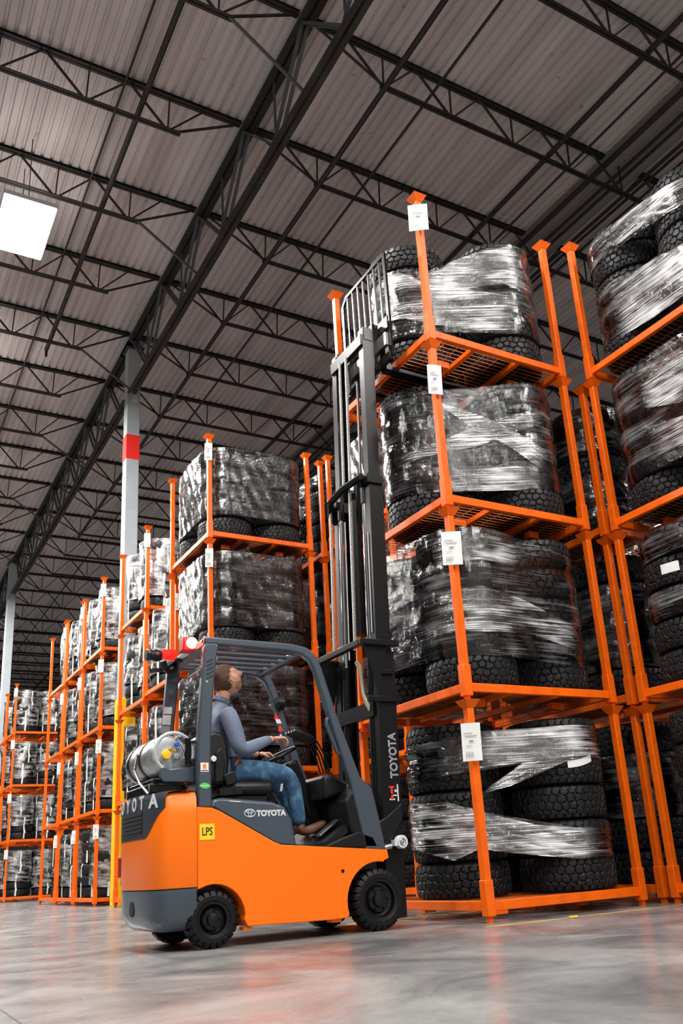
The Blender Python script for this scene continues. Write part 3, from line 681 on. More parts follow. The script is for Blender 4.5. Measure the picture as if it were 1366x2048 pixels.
# film over the far laced tyres
for key, x0, y0, nl, desc in RACKS:
    if key not in PLAN2: continue
    for k in range(nl):
        for st in (['fl'] if key in 'OR' else ['fl', 'bl'] if key in 'KLMN' else ['fl', 'fr']):
            if (key, k) in (('M', 0), ('O', 0)) and st == 'bl': continue
            px_, py_ = P2[st]; rs = np.random.RandomState(hash((ord(key), k, st == 'fl')) % 1000); ph = rs.uniform(0, 6, 6); lo = DZ+TW2*rs.choice([1.0, 2.0]); hi = DZ+6.15*TW2
            n_, nv = 48, 12; V = []; U = []
            for i in range(n_+1):
                a = 2*PI*i/n_
                for j in range(nv+1):
                    v = j/nv; r_ = TR2+0.022+0.014*math.sin(3*a+ph[0]+4*v)+0.012*math.sin(7*a+ph[1]-9*v)+0.008*math.sin(17*a+ph[2]+13*v)
                    V.append((x0+px_+r_*math.cos(a), y0+py_+r_*math.sin(a), k*H+lo+(hi-lo)*v+0.03*math.sin(2*a+ph[3])*(1-v))); U.append((a*TR2, v))
            mb_ = MB().add(V, [(i*(nv+1)+j, (i+1)*(nv+1)+j, (i+1)*(nv+1)+j+1, i*(nv+1)+j+1) for i in range(n_) for j in range(nv)], U)
            tag(build('bagging_film', mb_, FILMW, smooth='all', fixn=False), 'crumpled clear film on %s pile, %s level, %s' % (STK[st], lvname(k, nl), desc), 'film wrap', 'crumpled film on strapped tyres')

# inventory cards hanging on the posts
card0 = None
def card(x, y, z, w_, h_, rz, lab):
    t = thing('inventory_card', lab, 'card', (x, y, z), 'white cards hung on rack posts', rz)
    rows = []
    for i in range(5):
        u = i/4-0.5; rows.append([(u*w_+0.006*v, -0.008*math.cos(u*2.2)-0.01*v*v, (v-1)*h_) for v in (0, .33, .66, 1)])
    build('sheet', MB().grid(rows, uv=False), WHITE, t, fixn=False)
    GP = mat('grey_print', (0.25, 0.25, 0.27), 0.6)
    for a_, b_, y_, c_, d_ in ((-0.36, 0.1, -0.0195, -0.28, -0.265), (-0.3, 0.3, -0.0195, -0.36, -0.34), (-0.12, 0.12, -0.0205, -0.5, -0.46), (-0.3, 0.02, -0.0205, -0.62, -0.605)):
        build('print_line', MB().box(w_*a_, w_*b_, y_, y_+0.001, h_*c_, h_*d_), GP, t)
    m = MB()
    for i in range(9): m.box(-w_*0.32+i*0.007, -w_*0.32+i*0.007+(0.002 if i % 3 else 0.004), -0.0225, -0.0215, -h_*0.90, -h_*0.76)
    build('barcode', m, mat('grey_print', (0.25, 0.25, 0.27), 0.6), t)
    return t
for k, (zz, rz) in enumerate([(1.46, -0.55), (3.06, -0.50), (4.66, -0.25), (6.42, -0.60)]):
    card(-0.045, -0.050, zz, (0.150, 0.165, 0.135, 0.185)[k], 0.29, rz, 'white printed inventory card on the corner post of the near stack, %s level' % lvname(k, 4))
for key in 'GLMNOQ':
    R_ = [r for r in RACKS if r[0] == key][0]
    for k in range(4):
        if key == 'G' and k < 2: continue
        card(R_[1]-0.03, R_[2]-0.04, (k+1)*H-0.14, 0.11, 0.27, -0.5+0.15*(k % 2), 'white inventory card on left post, %s level, %s' % (lvname(k, 4), R_[4]))
card(0.0, 7.15, 2.86*H, 0.11, 0.27, -0.3, 'white inventory card on the left post of the three-high stack')
#@@FORKLIFT
# ------------------------------------------------------------------ the forklift (local x forward, y away from the camera side)
FK = thing('forklift', 'orange and slate counterbalance forklift raising its mast at the near rack', 'forklift', (-0.767, 0.79, 0))
def part(name, mb_, m, bev=0, parent=None, lab=None, **k):
    o = build(name, mb_, m, parent or FK, bev=bev, **k)
    if lab: o['label'] = lab
    return o
def arc(cx, cz, r, a0, a1, n): return [(cx+r*math.cos(math.radians(a0+(a1-a0)*i/n)), cz+r*math.sin(math.radians(a0+(a1-a0)*i/n))) for i in range(n+1)]
HWD = 0.465
# orange body sides with both wheel arches
side = [(-1.362, 0.904), (-1.255, 0.897), (-1.20, 0.875), (-0.80, 0.655), (-0.745, 0.633), (0.124, 0.560), (0.135, 0.500), (0.09, 0.485)]
side += arc(0.035, 0.209, 0.272, 78, 196, 12)+[(-0.237, 0.112), (-0.36, 0.108), (-1.01, 0.120), (-1.035, 0.165)]
side += arc(-1.247, 0.180, 0.222, 5, 115, 9)+[(-1.362, 0.375)]
for y0_, y1_ in ((-HWD, -0.30), (0.30, HWD)):
    part('side_panel', MB().prism(side, y0_, y1_), ORANGE_F, bev=0.012)
part('fuel_hole', MB().lathe([(0, 0), (0.013, 0), (0.013, 0.004), (0, 0.004)], 14, (-0.265, -HWD-0.003, 0.43), 'y'), BLACKM)
part('chassis', MB().box(-1.45, 0.12, -0.30, 0.30, 0.12, 0.60).box(-1.6, -1.36, -0.36, 0.36, 0.16, 0.5), BLACKM)
part('jack_pad', MB().box(-1.03, -0.97, -0.44, -0.36, 0.095, 0.115), ORANGE_F)
part('jack_pad', MB().box(-0.36, -0.28, -0.44, -0.36, 0.088, 0.110), ORANGE_F)
# counterweight (convex in plan)
def plan(inset=0.0, n=26):
    P = [(-1.366, -HWD+inset)]
    for i in range(n+1):
        a = -PI/2+PI*i/n; yy = (HWD-inset)*math.copysign(abs(math.sin(a))**0.62, math.sin(a)); xx = -1.50-(0.175-inset)*abs(math.cos(a))**0.62
        P.append((xx, yy))
    return P+[(-1.366, HWD-inset)]
def rear_x(y): 
    sn = min(1, abs(y)/HWD)**(1/0.62); return -1.50-0.175*math.sqrt(max(0, 1-sn*sn))**0.62
def shell(levels):      # levels: list of (z, inset, z tilt)
    m = MB(); rows = [[(x, y, z) for x, y in plan(ins)] for z, ins in levels]; n = len(rows[0])
    V = [p for r in rows for p in r]; F = [(i*n+j, i*n+j+1, (i+1)*n+j+1, (i+1)*n+j) for i in range(len(rows)-1) for j in range(n-1)]
    F += [tuple(range(n))[::-1], tuple((len(rows)-1)*n+j for j in range(n))]
    F += [(i*n, (i+1)*n, (i+1)*n+n-1, i*n+n-1) for i in range(len(rows)-1)]
    return m.add(V, F)
part('counterweight', shell([(0.392, 0.004), (0.40, 0.0), (0.86, 0.0), (0.97, 0.012), (1.005, 0.04)]), ORANGE_F, smooth=True)
part('lower_counterweight', shell([(0.125, 0.09), (0.15, 0.05), (0.23, 0.012), (0.385, 0.006), (0.388, 0.02)]), SLATE, smooth=True, lab='slate grey lower counterweight')
m = MB(); rows = []
for i in range(33):
    y = -0.455+0.91*i/32; zb = 0.72 if abs(y) < 0.28 else 0.72+(abs(y)-0.28)**1.5*2.6; zb = min(zb, 0.985)
    rows.append([(rear_x(y)-0.005, y, zb+(1.0-zb)*j/4) for j in range(4)]+[(rear_x(y)+0.012, y, 1.006), (rear_x(y)+0.08, y, 1.02), (-1.40, y, 1.022)])
part('rear_hood_panel', m.grid(rows, uv=False), SLATE_D, smooth=True, fixn=False)
m = MB(); rows = []
for i in range(17):
    y = -0.24+0.48*i/16; rows.append([(rear_x(y)-0.008, y, z) for z in (0.745, 0.80, 0.86, 0.905)])
part('radiator_vent', m.grid(rows, uv=False), INK, fixn=False)
for i in range(5): part('vent_slat', MB().tube([(rear_x(y)-0.010, y, 0.765+0.028*i) for y in np.linspace(-0.23, 0.23, 9)], 0.004, 5), BLACKP)
for i, chh in enumerate('TOYOTA'):
    y = 0.385-0.155*i; dx = (rear_x(y+0.02)-rear_x(y-0.02)); tv = Vector((-dx, -0.04, 0)).normalized()
    M3 = Matrix((tv, (0, 0, 1), tv.cross(Vector((0, 0, 1))))).transposed()
    text('rear_letter', chh, 0.125, WHITEP, FK, (rear_x(y)-0.010+0.0*dx, y, 0.952), M3.to_euler(), bold=0.004, sx=1.0)
part('tail_light', MB().box(-0.012, 0.012, -0.035, 0.035, -0.07, 0.07), REDT, bev=0.004, loc=(rear_x(0.38)-0.004, 0.38, 0.55))
part('tow_pin_hole', MB().lathe([(0, 0), (0.05, 0), (0.05, 0.01), (0, 0.01)], 18, (rear_x(0)+0.005, 0, 0.27), 'x'), INK)
# wheels
def wheel(cx, y0_, r, wd, hub, lugs, nl, big):
    m = MB(); prof = [(hub, 0.012), (hub+0.012, 0.0), (r-0.035, 0.0), (r-0.006, 0.016), (r, 0.03), (r, wd-0.03), (r-0.006, wd-0.016), (r-0.035, wd), (hub, wd)]
    n = nl*6; V = []; k_ = len(prof)
    for i in range(n):
        a = 2*PI*i/n; gr = (i % 6) in (0,)
        for q, (rr, zz) in enumerate(prof):
            if gr and 2 <= q <= 7: rr -= 0.016 if q not in (2, 7) else 0.006
            V.append((cx+rr*math.cos(a), y0_+zz, r*0+rr*math.sin(a)+big))
    F = [(i*k_+q, ((i+1) % n)*k_+q, ((i+1) % n)*k_+q+1, i*k_+q+1) for i in range(n) for q in range(k_-1)]
    w_ = part('wheel', m.add(V, F), RUBBER2)
    s = 1 if y0_ < 0 else -1; yo = y0_ if y0_ < 0 else y0_+wd
    def L(p): return [(a, b*s) for a, b in p]
    part('rim', MB().lathe(L([(hub+0.004, 0.008), (hub-0.012, 0.012), (hub-0.022, 0.045), (hub*0.72, 0.05), (hub*0.62, 0.03), (hub*0.40, 0.028), (hub*0.36, 0.004), (hub*0.22, 0.0), (0, -0.004)]), 36, (cx, yo, big), 'y'), BLACKM, parent=w_, smooth=True)
    m = MB()
    for i in range(6 if r > 0.2 else 5):
        a = 2*PI*i/(6 if r > 0.2 else 5); part('lug_nut', MB().lathe(L([(0.010, 0.0), (0.010, -0.014), (0, -0.014)]), 6, (cx+hub*0.54*math.cos(a), yo+0.03*s, big+hub*0.54*math.sin(a)), 'y'), BLACKG, parent=w_)
    return w_
wheel(0.035, -0.475, 0.216, 0.155, 0.138, 0, 24, 0.216); wheel(0.035, 0.32, 0.216, 0.155, 0.138, 0, 24, 0.216)
wheel(-1.247, -0.455, 0.182, 0.135, 0.108, 0, 22, 0.182); wheel(-1.247, 0.32, 0.182, 0.135, 0.108, 0, 22, 0.182)
# hood / engine cover with big badge
hood = [(-1.25, 0.900), (-1.25, 0.955), (-1.18, 0.965), (-0.80, 0.930), (-0.70, 0.895), (-0.645, 0.80), (-0.612, 0.60), (-0.75, 0.60)]
part('engine_hood', MB().prism([(-1.30, 0.70)]+hood[1:], -0.452, 0.452), SLATE, bev=0.02)
part('hood_trim', MB().prism([(-1.255, 0.900), (-1.21, 0.880), (-0.79, 0.647), (-0.745, 0.633), (-0.61, 0.622), (-0.61, 0.630), (-0.745, 0.642), (-0.785, 0.655), (-1.205, 0.890), (-1.24, 0.91)], -0.459, -0.45), BLACKP)
text('hood_lettering', 'TOYOTA', 0.054, WHITEP, FK, (-0.812, -0.4545, 0.850), (PI/2, 0, 0), bold=0.003, sx=1.0)
m = MB()
def ring(m, cx, cz, rx, rz, y, t=0.0035, n=28, rot=0):
    P = []
    for i in range(n+1): a = 2*PI*i/n; P.append((cx+rx*math.cos(a), y, cz+rz*math.sin(a)))
    m.tube(P, t, 5, caps=False)
ring(m, -0.975, 0.855, 0.040, 0.026, -0.455); ring(m, -0.975, 0.855, 0.012, 0.023, -0.455); ring(m, -0.975, 0.866, 0.027, 0.010, -0.455)
part('hood_emblem', m, WHITEP)
part('fuel_label', MB().box(-1.348, -1.241, -HWD-0.003, -HWD-0.001, 0.688, 0.792), YELLOWL, lab='yellow square label')
text('fuel_lettering', 'LPS', 0.074, INK, FK, (-1.294, -HWD-0.0035, 0.740), (PI/2, 0, 0), bold=0.001, sx=0.72)
# floor, cowl, dashboard
part('floor_plate', MB().box(-0.66, 0.10, -0.44, 0.44, 0.575, 0.612), BLACKP)
part('step_plate', MB().prism([(-0.61, 0.60), (-0.30, 0.60), (-0.12, 0.74), (-0.16, 0.76), (-0.36, 0.64)], -0.40, 0.40), BLACKP)
part('front_cowl', MB().prism([(-0.12, 0.60), (0.06, 0.58), (0.10, 0.62), (0.06, 1.03), (-0.02, 1.07), (-0.10, 1.06), (-0.20, 0.92), (-0.17, 0.75)], -0.44, 0.44), BLACKP, bev=0.02)
part('side_cowl', MB().prism([(-0.40, 0.60), (0.06, 0.58), (0.02, 0.66), (-0.10, 0.70), (-0.25, 0.66)], -0.452, -0.40), BLACKP, bev=0.01)
part('dashboard', MB().prism([(-0.30, 0.95), (-0.05, 1.00), (0.03, 1.06), (-0.10, 1.09), (-0.22, 1.14), (-0.30, 1.13)], -0.30, 0.34), BLACKP, bev=0.03)
part('steering_column', MB().bar((-0.20, 0.05, 0.75), (-0.42, 0.05, 1.27), 0.14, 0.10), BLACKP, bev=0.02)
sw = MB(); cS = Vector((-0.52, 0.06, 1.315)); nS = Vector((-0.42, 0, 0.90)).normalized(); ax = Vector((0, 1, 0)); ay = nS.cross(ax)
sw.tube([cS+0.165*(math.cos(2*PI*i/32)*ax+math.sin(2*PI*i/32)*ay) for i in range(33)], 0.013, 8, caps=False)
for a in (0.2, 2.3, 4.2): sw.bar(cS-nS*0.02, cS+0.16*(math.cos(a)*ax+math.sin(a)*ay), 0.03, 0.012)
st_ = part('steering_wheel', sw, BLACKP, smooth=True)
part('horn_cap', MB().lathe([(0, 0), (0.05, 0), (0.055, 0.02), (0.03, 0.03), (0, 0.032)], 20), BLACKM, parent=st_, loc=cS-nS*0.03)
part('spinner_knob', MB().lathe([(0, 0), (0.02, 0.0), (0.024, 0.02), (0.018, 0.04), (0, 0.045)], 14), BLACKM, parent=st_, loc=cS+0.15*(math.cos(2.0)*ax+math.sin(2.0)*ay))
for i in range(4):
    yy = -0.22+0.05*i
    lv = part('hydraulic_lever', MB().tube([(-0.20, yy, 1.16), (-0.24, yy, 1.30), (-0.30, yy, 1.40), (-0.36, yy, 1.435)], 0.007, 8), BLACKG)
    part('lever_knob', MB().tube([(-0.33, yy, 1.425), (-0.40, yy, 1.45), (-0.47, yy, 1.475), (-0.49, yy, 1.48)], [0.013, 0.019, 0.018, 0.010], 10), BLACKM, parent=lv, smooth=True)
part('brake_pedal', MB().bar((-0.30, -0.05, 0.70), (-0.25, -0.05, 0.78), 0.09, 0.015), STEEL)
part('accelerator_pedal', MB().bar((-0.34, -0.24, 0.69), (-0.18, -0.24, 0.80), 0.07, 0.015), STEEL)
# overhead guard
for s in (-1, 1):
    ya, yb = (-0.452, -0.385) if s < 0 else (0.385, 0.452)
    rear = [(-1.350, 0.90), (-1.352, 1.25), (-1.345, 1.45), (-1.300, 2.02), (-1.292, 2.065), (-1.190, 2.065), (-1.205, 1.95), (-1.240, 1.60), (-1.254, 1.30), (-1.248, 0.90)]
    rl = part('guard_rear_leg', MB().prism(rear, ya, yb), SLATE, bev=0.014)
    front = [(-1.30, 2.055), (-1.30, 2.112), (-0.60, 2.105), (-0.47, 2.085), (-0.395, 2.03), (-0.345, 1.93), (-0.245, 1.60), (-0.06, 1.10), (0.035, 1.02), (0.085, 0.80), (0.125, 0.56), (-0.055, 0.555), (-0.070, 0.70), (-0.125, 0.95), (-0.145, 1.06), (-0.315, 1.60), (-0.405, 1.90), (-0.445, 1.98), (-0.51, 2.025), (-0.62, 2.045)]
    part('guard_front_leg', MB().prism(front, ya, yb), SLATE, bev=0.014)
    if s < 0:
        for i in range(5): part('leg_louvre', MB().bar((-1.285, ya-0.003, 1.80+0.030*i), (-1.235, ya-0.003, 1.825+0.030*i), 0.010, 0.004), INK, parent=rl)
        part('round_bolt', MB().lathe([(0, 0), (0.009, 0), (0.009, -0.006), (0, -0.006)], 10, (-1.285, ya, 1.775), 'y'), CHROME, parent=rl)
    gx = [(-0.235, 1.560), (-0.31, 1.535), (-0.315, 1.50), (-0.235, 1.29), (-0.20, 1.265), (-0.125, 1.255)]
    part('grab_handle', MB().tube([(a, (ya+yb)/2, b) for a, b in gx], 0.016, 8), SLATE, smooth=True)
part('roof_cross_beam', MB().box(-1.30, -1.21, -0.44, 0.44, 2.04, 2.10), SLATE, bev=0.01)
part('roof_cross_beam', MB().box(-0.52, -0.45, -0.44, 0.44, 2.03, 2.08), SLATE, bev=0.01)
for i in range(5): part('roof_slat', MB().box(-1.22, -0.50, -0.30+0.15*i-0.032, -0.30+0.15*i+0.032, 2.058, 2.078), SLATE, bev=0.004)
part('roof_grab_tube', MB().tube([(-1.15, -0.30, 1.99), (-1.15, 0.30, 1.99)], 0.014, 8), STEEL)
def decal(name, x, z, w_, h_, m, y=-0.4535, lab=None): return part(name, MB().box(x-w_/2, x+w_/2, y-0.0006, y, z-h_/2, z+h_/2), m, lab=lab)
decal('leg_decal', -1.305, 1.172, 0.058, 0.062, WHITE); decal('leg_decal_centre', -1.305, 1.178, 0.024, 0.034, ORL, y=-0.4543); decal('leg_decal_bar', -1.305, 1.15, 0.050, 0.006, INK, y=-0.4543)
leafp = [(-1.345, 1.046), (-1.328, 1.062), (-1.300, 1.068), (-1.276, 1.058), (-1.262, 1.043), (-1.285, 1.028), (-1.315, 1.028)]
part('leaf_decal', MB().prism(leafp, -0.4545, -0.4535), GREEN, lab='green leaf label')
part('leaf_vein', MB().bar((-1.335, -0.455, 1.044), (-1.275, -0.455, 1.048), 0.0012, 0.003), WHITE)
for i, (z_, h_) in enumerate([(1.715, 0.055), (1.640, 0.075), (1.565, 0.055)]):
    part('far_leg_notice', MB().prism([(-1.328-0.01*0+(z_-1.75)*0.12, z_-h_/2), (-1.262+(z_-1.75)*0.12, z_-h_/2), (-1.258+(z_-1.75)*0.12, z_+h_/2), (-1.322+(z_-1.75)*0.12, z_+h_/2)], 0.3835, 0.3845), WHITE if i < 2 else mat('grey_print', (0.25, 0.25, 0.27)))
for i, z_ in enumerate((1.70, 1.60)): part('warning_sticker', MB().prism([(-0.345-(z_-1.6)*0.35, z_-0.03), (-0.295-(z_-1.6)*0.35, z_-0.03), (-0.325-(z_-1.6)*0.35, z_+0.03)], 0.3835, 0.3845), REDP)
part('warning_notice', MB().prism([(-0.355, 1.635), (-0.310, 1.635), (-0.325, 1.67), (-0.368, 1.67)], 0.3835, 0.3845), WHITE)
# red warning lamps and rear lamp
rb = part('lamp_bracket', MB().box(-1.36, -1.29, 0.05, 0.42, 2.03, 2.06).bar((-1.33, 0.36, 2.04), (-1.45, 0.36, 2.02), 0.03), BLACKM)
part('red_zone_lamp', MB().box(-0.05, 0.05, -0.055, 0.055, -0.055, 0.055), mat('red_housing', (0.45, 0.01, 0.012), 0.3), bev=0.014, parent=rb, loc=(-1.34, -0.20, 2.10))
part('red_lamp_lens', MB().lathe([(0, -0.012), (0.036, -0.008), (0.044, 0.0), (0.044, 0.006)], 20, (-1.325, -0.262, 2.105), 'y'), REDHOT, parent=rb, smooth=True)
part('red_zone_lamp', MB().lathe([(0, -0.05), (0.036, -0.05), (0.042, 0.02), (0.042, 0.05), (0, 0.05)], 20, (-1.43, -0.02, 2.065), 'x'), REDG, parent=rb, smooth=True)
part('rear_work_lamp', MB().lathe([(0, -0.07), (0.040, -0.07), (0.046, -0.06), (0.046, -0.04), (0.040, -0.035), (0.040, -0.015), (0.046, -0.01), (0.046, 0.02), (0.034, 0.05), (0, 0.05)], 22, (-1.535, -0.03, 2.05), 'x'), BLACKM, parent=rb, smooth=True)
part('lamp_wiring', MB().tube([(-1.46, 0.0, 2.02), (-1.44, 0.02, 1.97), (-1.40, 0.05, 1.95), (-1.34, 0.10, 1.98), (-1.31, 0.2, 2.03)], 0.024, 8), BLACKP, parent=rb)
pl_ = bpy.data.lights.new('red_lamp_light', 'POINT'); pl_.energy = 3.0; pl_.color = (1, 0.05, 0.04); pl_.shadow_soft_size = 0.04
po = bpy.data.objects.new('red_lamp_light', pl_); C.objects.link(po); po.parent = FK; po.location = (-1.36, -0.36, 2.12)
# seat
se = part('seat_cushion', MB().box(-1.10, -0.665, -0.235, 0.235, 0.995, 1.105), VINYL, bev=0.045)
part('seat_base', MB().box(-1.08, -0.72, -0.20, 0.20, 0.935, 1.00), BLACKP, bev=0.01)
part('seat_slide', MB().bar((-1.12, -0.245, 1.02), (-0.95, -0.245, 1.03), 0.03, 0.05).lathe([(0, -0.012), (0.02, -0.012), (0.02, 0.01)], 12, (-0.99, -0.255, 1.03), 'y'), BLACKM)
part('seat_backrest', MB().prism([(-1.195, 1.08), (-1.09, 1.06), (-1.045, 1.10), (-1.03, 1.25), (-1.04, 1.36), (-1.075, 1.44), (-1.13, 1.465), (-1.215, 1.45), (-1.23, 1.36), (-1.21, 1.20)], -0.245, 0.245), VINYL, bev=0.035)
part('seat_hinge', MB().prism([(-1.16, 1.09), (-1.09, 1.09), (-1.075, 1.22), (-1.10, 1.34), (-1.15, 1.30)], -0.262, -0.243), BLACKP, bev=0.01)
part('seat_button', MB().lathe([(0, -0.008), (0.02, -0.006), (0.022, 0.0)], 16, (-1.165, -0.262, 1.255), 'y'), WHITE, smooth=True)
part('seat_hip_guard', MB().bar((-1.08, -0.255, 1.10), (-0.99, -0.255, 1.13), 0.02, 0.09), BLACKP, bev=0.01)
bl = part('belt_buckle', MB().bar((-0.975, -0.175, 1.215), (-0.925, -0.165, 1.275), 0.012, 0.062, (0, -1, 0)), mat('belt_orange', (0.75, 0.10, 0.01), 0.4), bev=0.006)
part('seat_belt', MB().bar((-1.02, -0.200, 1.125), (-0.967, -0.178, 1.20), 0.006, 0.05, (0, -1, 0)), BLACKP, parent=bl)
# gas tank across the rear
tk = part('gas_tank', MB().lathe([(0, -0.005), (0.07, 0.0), (0.125, 0.022), (0.150, 0.06), (0.152, 0.10), (0.152, 0.58), (0.14, 0.64), (0.09, 0.675), (0, 0.685)], 36, (-1.487, -0.26, 1.275), 'y'), ALU, smooth=True, lab='horizontal silver gas tank')
part('tank_cap_end', MB().lathe([(0, -0.012), (0.075, -0.008), (0.124, 0.012)], 30, (-1.487, -0.264, 1.275), 'y'), TANKW, parent=tk, smooth=True)
c_ = Vector((-1.480, -0.335, 1.290))
part('tank_collar', MB().tube([c_+Vector((0.135*math.cos(math.radians(a)), 0.02*math.sin(a*0.01), 0.135*math.sin(math.radians(a)))) for a in range(-20, 300, 12)], 0.014, 8).bar((-1.60, -0.33, 1.25), (-1.60, -0.25, 1.25), 0.02).bar((-1.44, -0.33, 1.41), (-1.44, -0.25, 1.40), 0.02), TANKW, parent=tk, smooth=True)
part('yellow_valve_wheel', MB().lathe([(0, -0.04), (0.030, -0.036), (0.034, -0.02), (0.030, 0.0), (0.012, 0.02)], 18, (-1.535, -0.30, 1.275), 'y'), YELLOW, parent=tk, smooth=True)
part('blue_valve_cap', MB().lathe([(0, -0.03), (0.016, -0.028), (0.018, 0.0), (0.010, 0.02)], 14, (-1.455, -0.30, 1.350), 'y'), BLUE, parent=tk, smooth=True)
part('brass_valve', MB().tube([(-1.50, -0.28, 1.31), (-1.49, -0.31, 1.32), (-1.47, -0.31, 1.30)], 0.012, 8), mat('brass', (0.6, 0.4, 0.12), 0.35, metal=0.9), parent=tk)
part('silver_valve', MB().tube([(-1.455, -0.28, 1.27), (-1.455, -0.31, 1.27)], 0.022, 8).bar((-1.48, -0.315, 1.25), (-1.43, -0.315, 1.29), 0.012), STEEL, parent=tk)
part('hose_coupling', MB().tube([(-1.435, -0.31, 1.345), (-1.415, -0.32, 1.29), (-1.405, -0.32, 1.25)], 0.010, 8), CHROME, parent=tk)
for yy in (-0.02, 0.26): part('tank_strap', MB().lathe([(0.154, -0.022), (0.158, -0.02), (0.158, 0.02), (0.154, 0.022)], 30, (-1.487, yy, 1.275), 'y'), BLACKM, parent=tk)
part('tank_rating_label', MB().box(-1.56, -1.52, -0.268, -0.262, 1.20, 1.215), WHITE, parent=tk)
part('tank_cradle', MB().box(-1.60, -1.37, -0.24, 0.36, 1.085, 1.125).box(-1.62, -1.36, -0.24, 0.36, 1.02, 1.09), BLACKM, bev=0.01)
part('tank_bracket', MB().prism([(-1.585, 1.185), (-1.54, 1.19), (-1.52, 1.175), (-1.35, 1.19), (-1.30, 1.19), (-1.30, 1.08), (-1.56, 1.085), (-1.59, 1.12)], -0.35, -0.325), SLATE, bev=0.008)
part('bracket_hinge', MB().box(-1.375, -1.30, -0.36, -0.32, 1.225, 1.245).box(-1.375, -1.30, -0.36, -0.32, 1.355, 1.37), SLATE_D, bev=0.004)
part('hinge_barrel', MB().tube([(-1.385, -0.34, 1.20), (-1.385, -0.34, 1.385)], 0.022, 12), BLACKG, smooth=True)
part('tank_pipe', MB().tube([(-1.62, -0.20, 1.02), (-1.66, -0.12, 1.10), (-1.665, 0.0, 1.20), (-1.64, 0.02, 1.32)], 0.010, 6), STEEL)
# mirror on the far front leg
part('mirror_arm', MB().tube([(-0.36, 0.40, 1.80), (-0.30, 0.40, 1.83), (-0.25, 0.38, 1.88)], 0.008, 6), BLACKM)
part('front_work_lamp', MB().lathe([(0, -0.04), (0.05, -0.03), (0.06, 0.02), (0, 0.03)], 18, (-0.33, 0.36, 1.80), 'x'), BLACKM, smooth=True)
# ---- three-stage mast
def mx(z): return 0.262+0.030*(z-0.6)
def rail(y0_, y1_, z0_, z1_, hw, name='mast_rail'):
    m = MB(); s = 1 if (y0_+y1_) > 0 else -1; yo, yi = (y0_, y1_) if s < 0 else (y1_, y0_)
    P = lambda x0, x1, a, b: m.add([(mx(z0_)+x0, min(a, b), z0_), (mx(z0_)+x1, min(a, b), z0_), (mx(z0_)+x1, max(a, b), z0_), (mx(z0_)+x0, max(a, b), z0_),
        (mx(z1_)+x0, min(a, b), z1_), (mx(z1_)+x1, min(a, b), z1_), (mx(z1_)+x1, max(a, b), z1_), (mx(z1_)+x0, max(a, b), z1_)], [(0, 3, 2, 1), (4, 5, 6, 7), (0, 1, 5, 4), (1, 2, 6, 5), (2, 3, 7, 6), (3, 0, 4, 7)])
    P(-hw, hw, yo, yo-s*0.018)
    P(-hw, -hw+0.02, yo-s*0.018, yi); P(hw-0.02, hw, yo-s*0.018, yi)
    return part(name, m, BLACKG)
for s in (-1, 1):
    rail(*sorted((s*0.35, s*0.275)), 0.07, 2.13, 0.085, 'outer_mast_rail')
    rail(*sorted((s*0.328, s*0.250)), 0.9, 3.70, 0.070, 'middle_mast_rail')
    rail(*sorted((s*0.305, s*0.225)), 2.3, 5.28, 0.058, 'inner_mast_rail')
    cy = part('lift_cylinder', MB().tube([(mx(0.2)-0.06, s*0.215, 0.2), (mx(2.1)-0.06, s*0.215, 2.10)], 0.034, 14), BLACKG, smooth=True)
    part('chrome_rod', MB().tube([(mx(2.1)-0.06, s*0.215, 2.1), (mx(3.6)-0.06, s*0.215, 3.58)], 0.023, 12), CHROME, parent=cy, smooth=True)
    part('rod_end', MB().tube([(mx(3.5)-0.06, s*0.215, 3.50), (mx(3.6)-0.06, s*0.215, 3.66)], 0.034, 12), BLACKM, parent=cy)
def chain(x_, y_, z0_, z1_, w_=0.032):
    m = MB(); n = int((z1_-z0_)/0.020)
    for i in range(n):
        z = z0_+i*0.020; x = mx(z)+x_
        m.box(x-0.006, x+0.006, y_-w_/2, y_+w_/2, z, z+0.011)
    m.bar((mx(z0_)+x_, y_, z0_), (mx(z1_)+x_, y_, z1_), 0.008, w_*0.7)
    return part('lift_chain', m, CHAIN)
chain(-0.115, 0.315, 2.2, 3.66); chain(-0.115, -0.055, 2.2, 3.68)
chain(-0.085, 0.10, 3.75, 5.12); chain(-0.085, -0.02, 3.75, 5.12)
part('chain_guide', MB().tube([(mx(3.7)-0.09, -0.055, 3.68), (mx(3.8)-0.07, -0.04, 3.76), (mx(3.9)-0.06, -0.02, 3.86)], 0.022, 8), STEEL)
fc = part('free_lift_cylinder', MB().tube([(mx(2.3)-0.02, 0.0, 2.35), (mx(3.8)-0.02, 0.0, 3.8)], 0.05, 14), BLACKG, smooth=True)
part('free_lift_rod', MB().tube([(mx(3.8)-0.03, -0.12, 3.78), (mx(5.0)-0.03, -0.12, 4.80)], 0.014, 10), CHROME, parent=fc)
for yy, z0_, z1_ in ((0.12, 2.15, 3.45), (-0.275, 2.3, 3.2)): part('oil_tube', MB().tube([(mx(z0_)-0.075, yy, z0_), (mx(z1_)-0.075, yy, z1_)], 0.010, 8), CHROME)
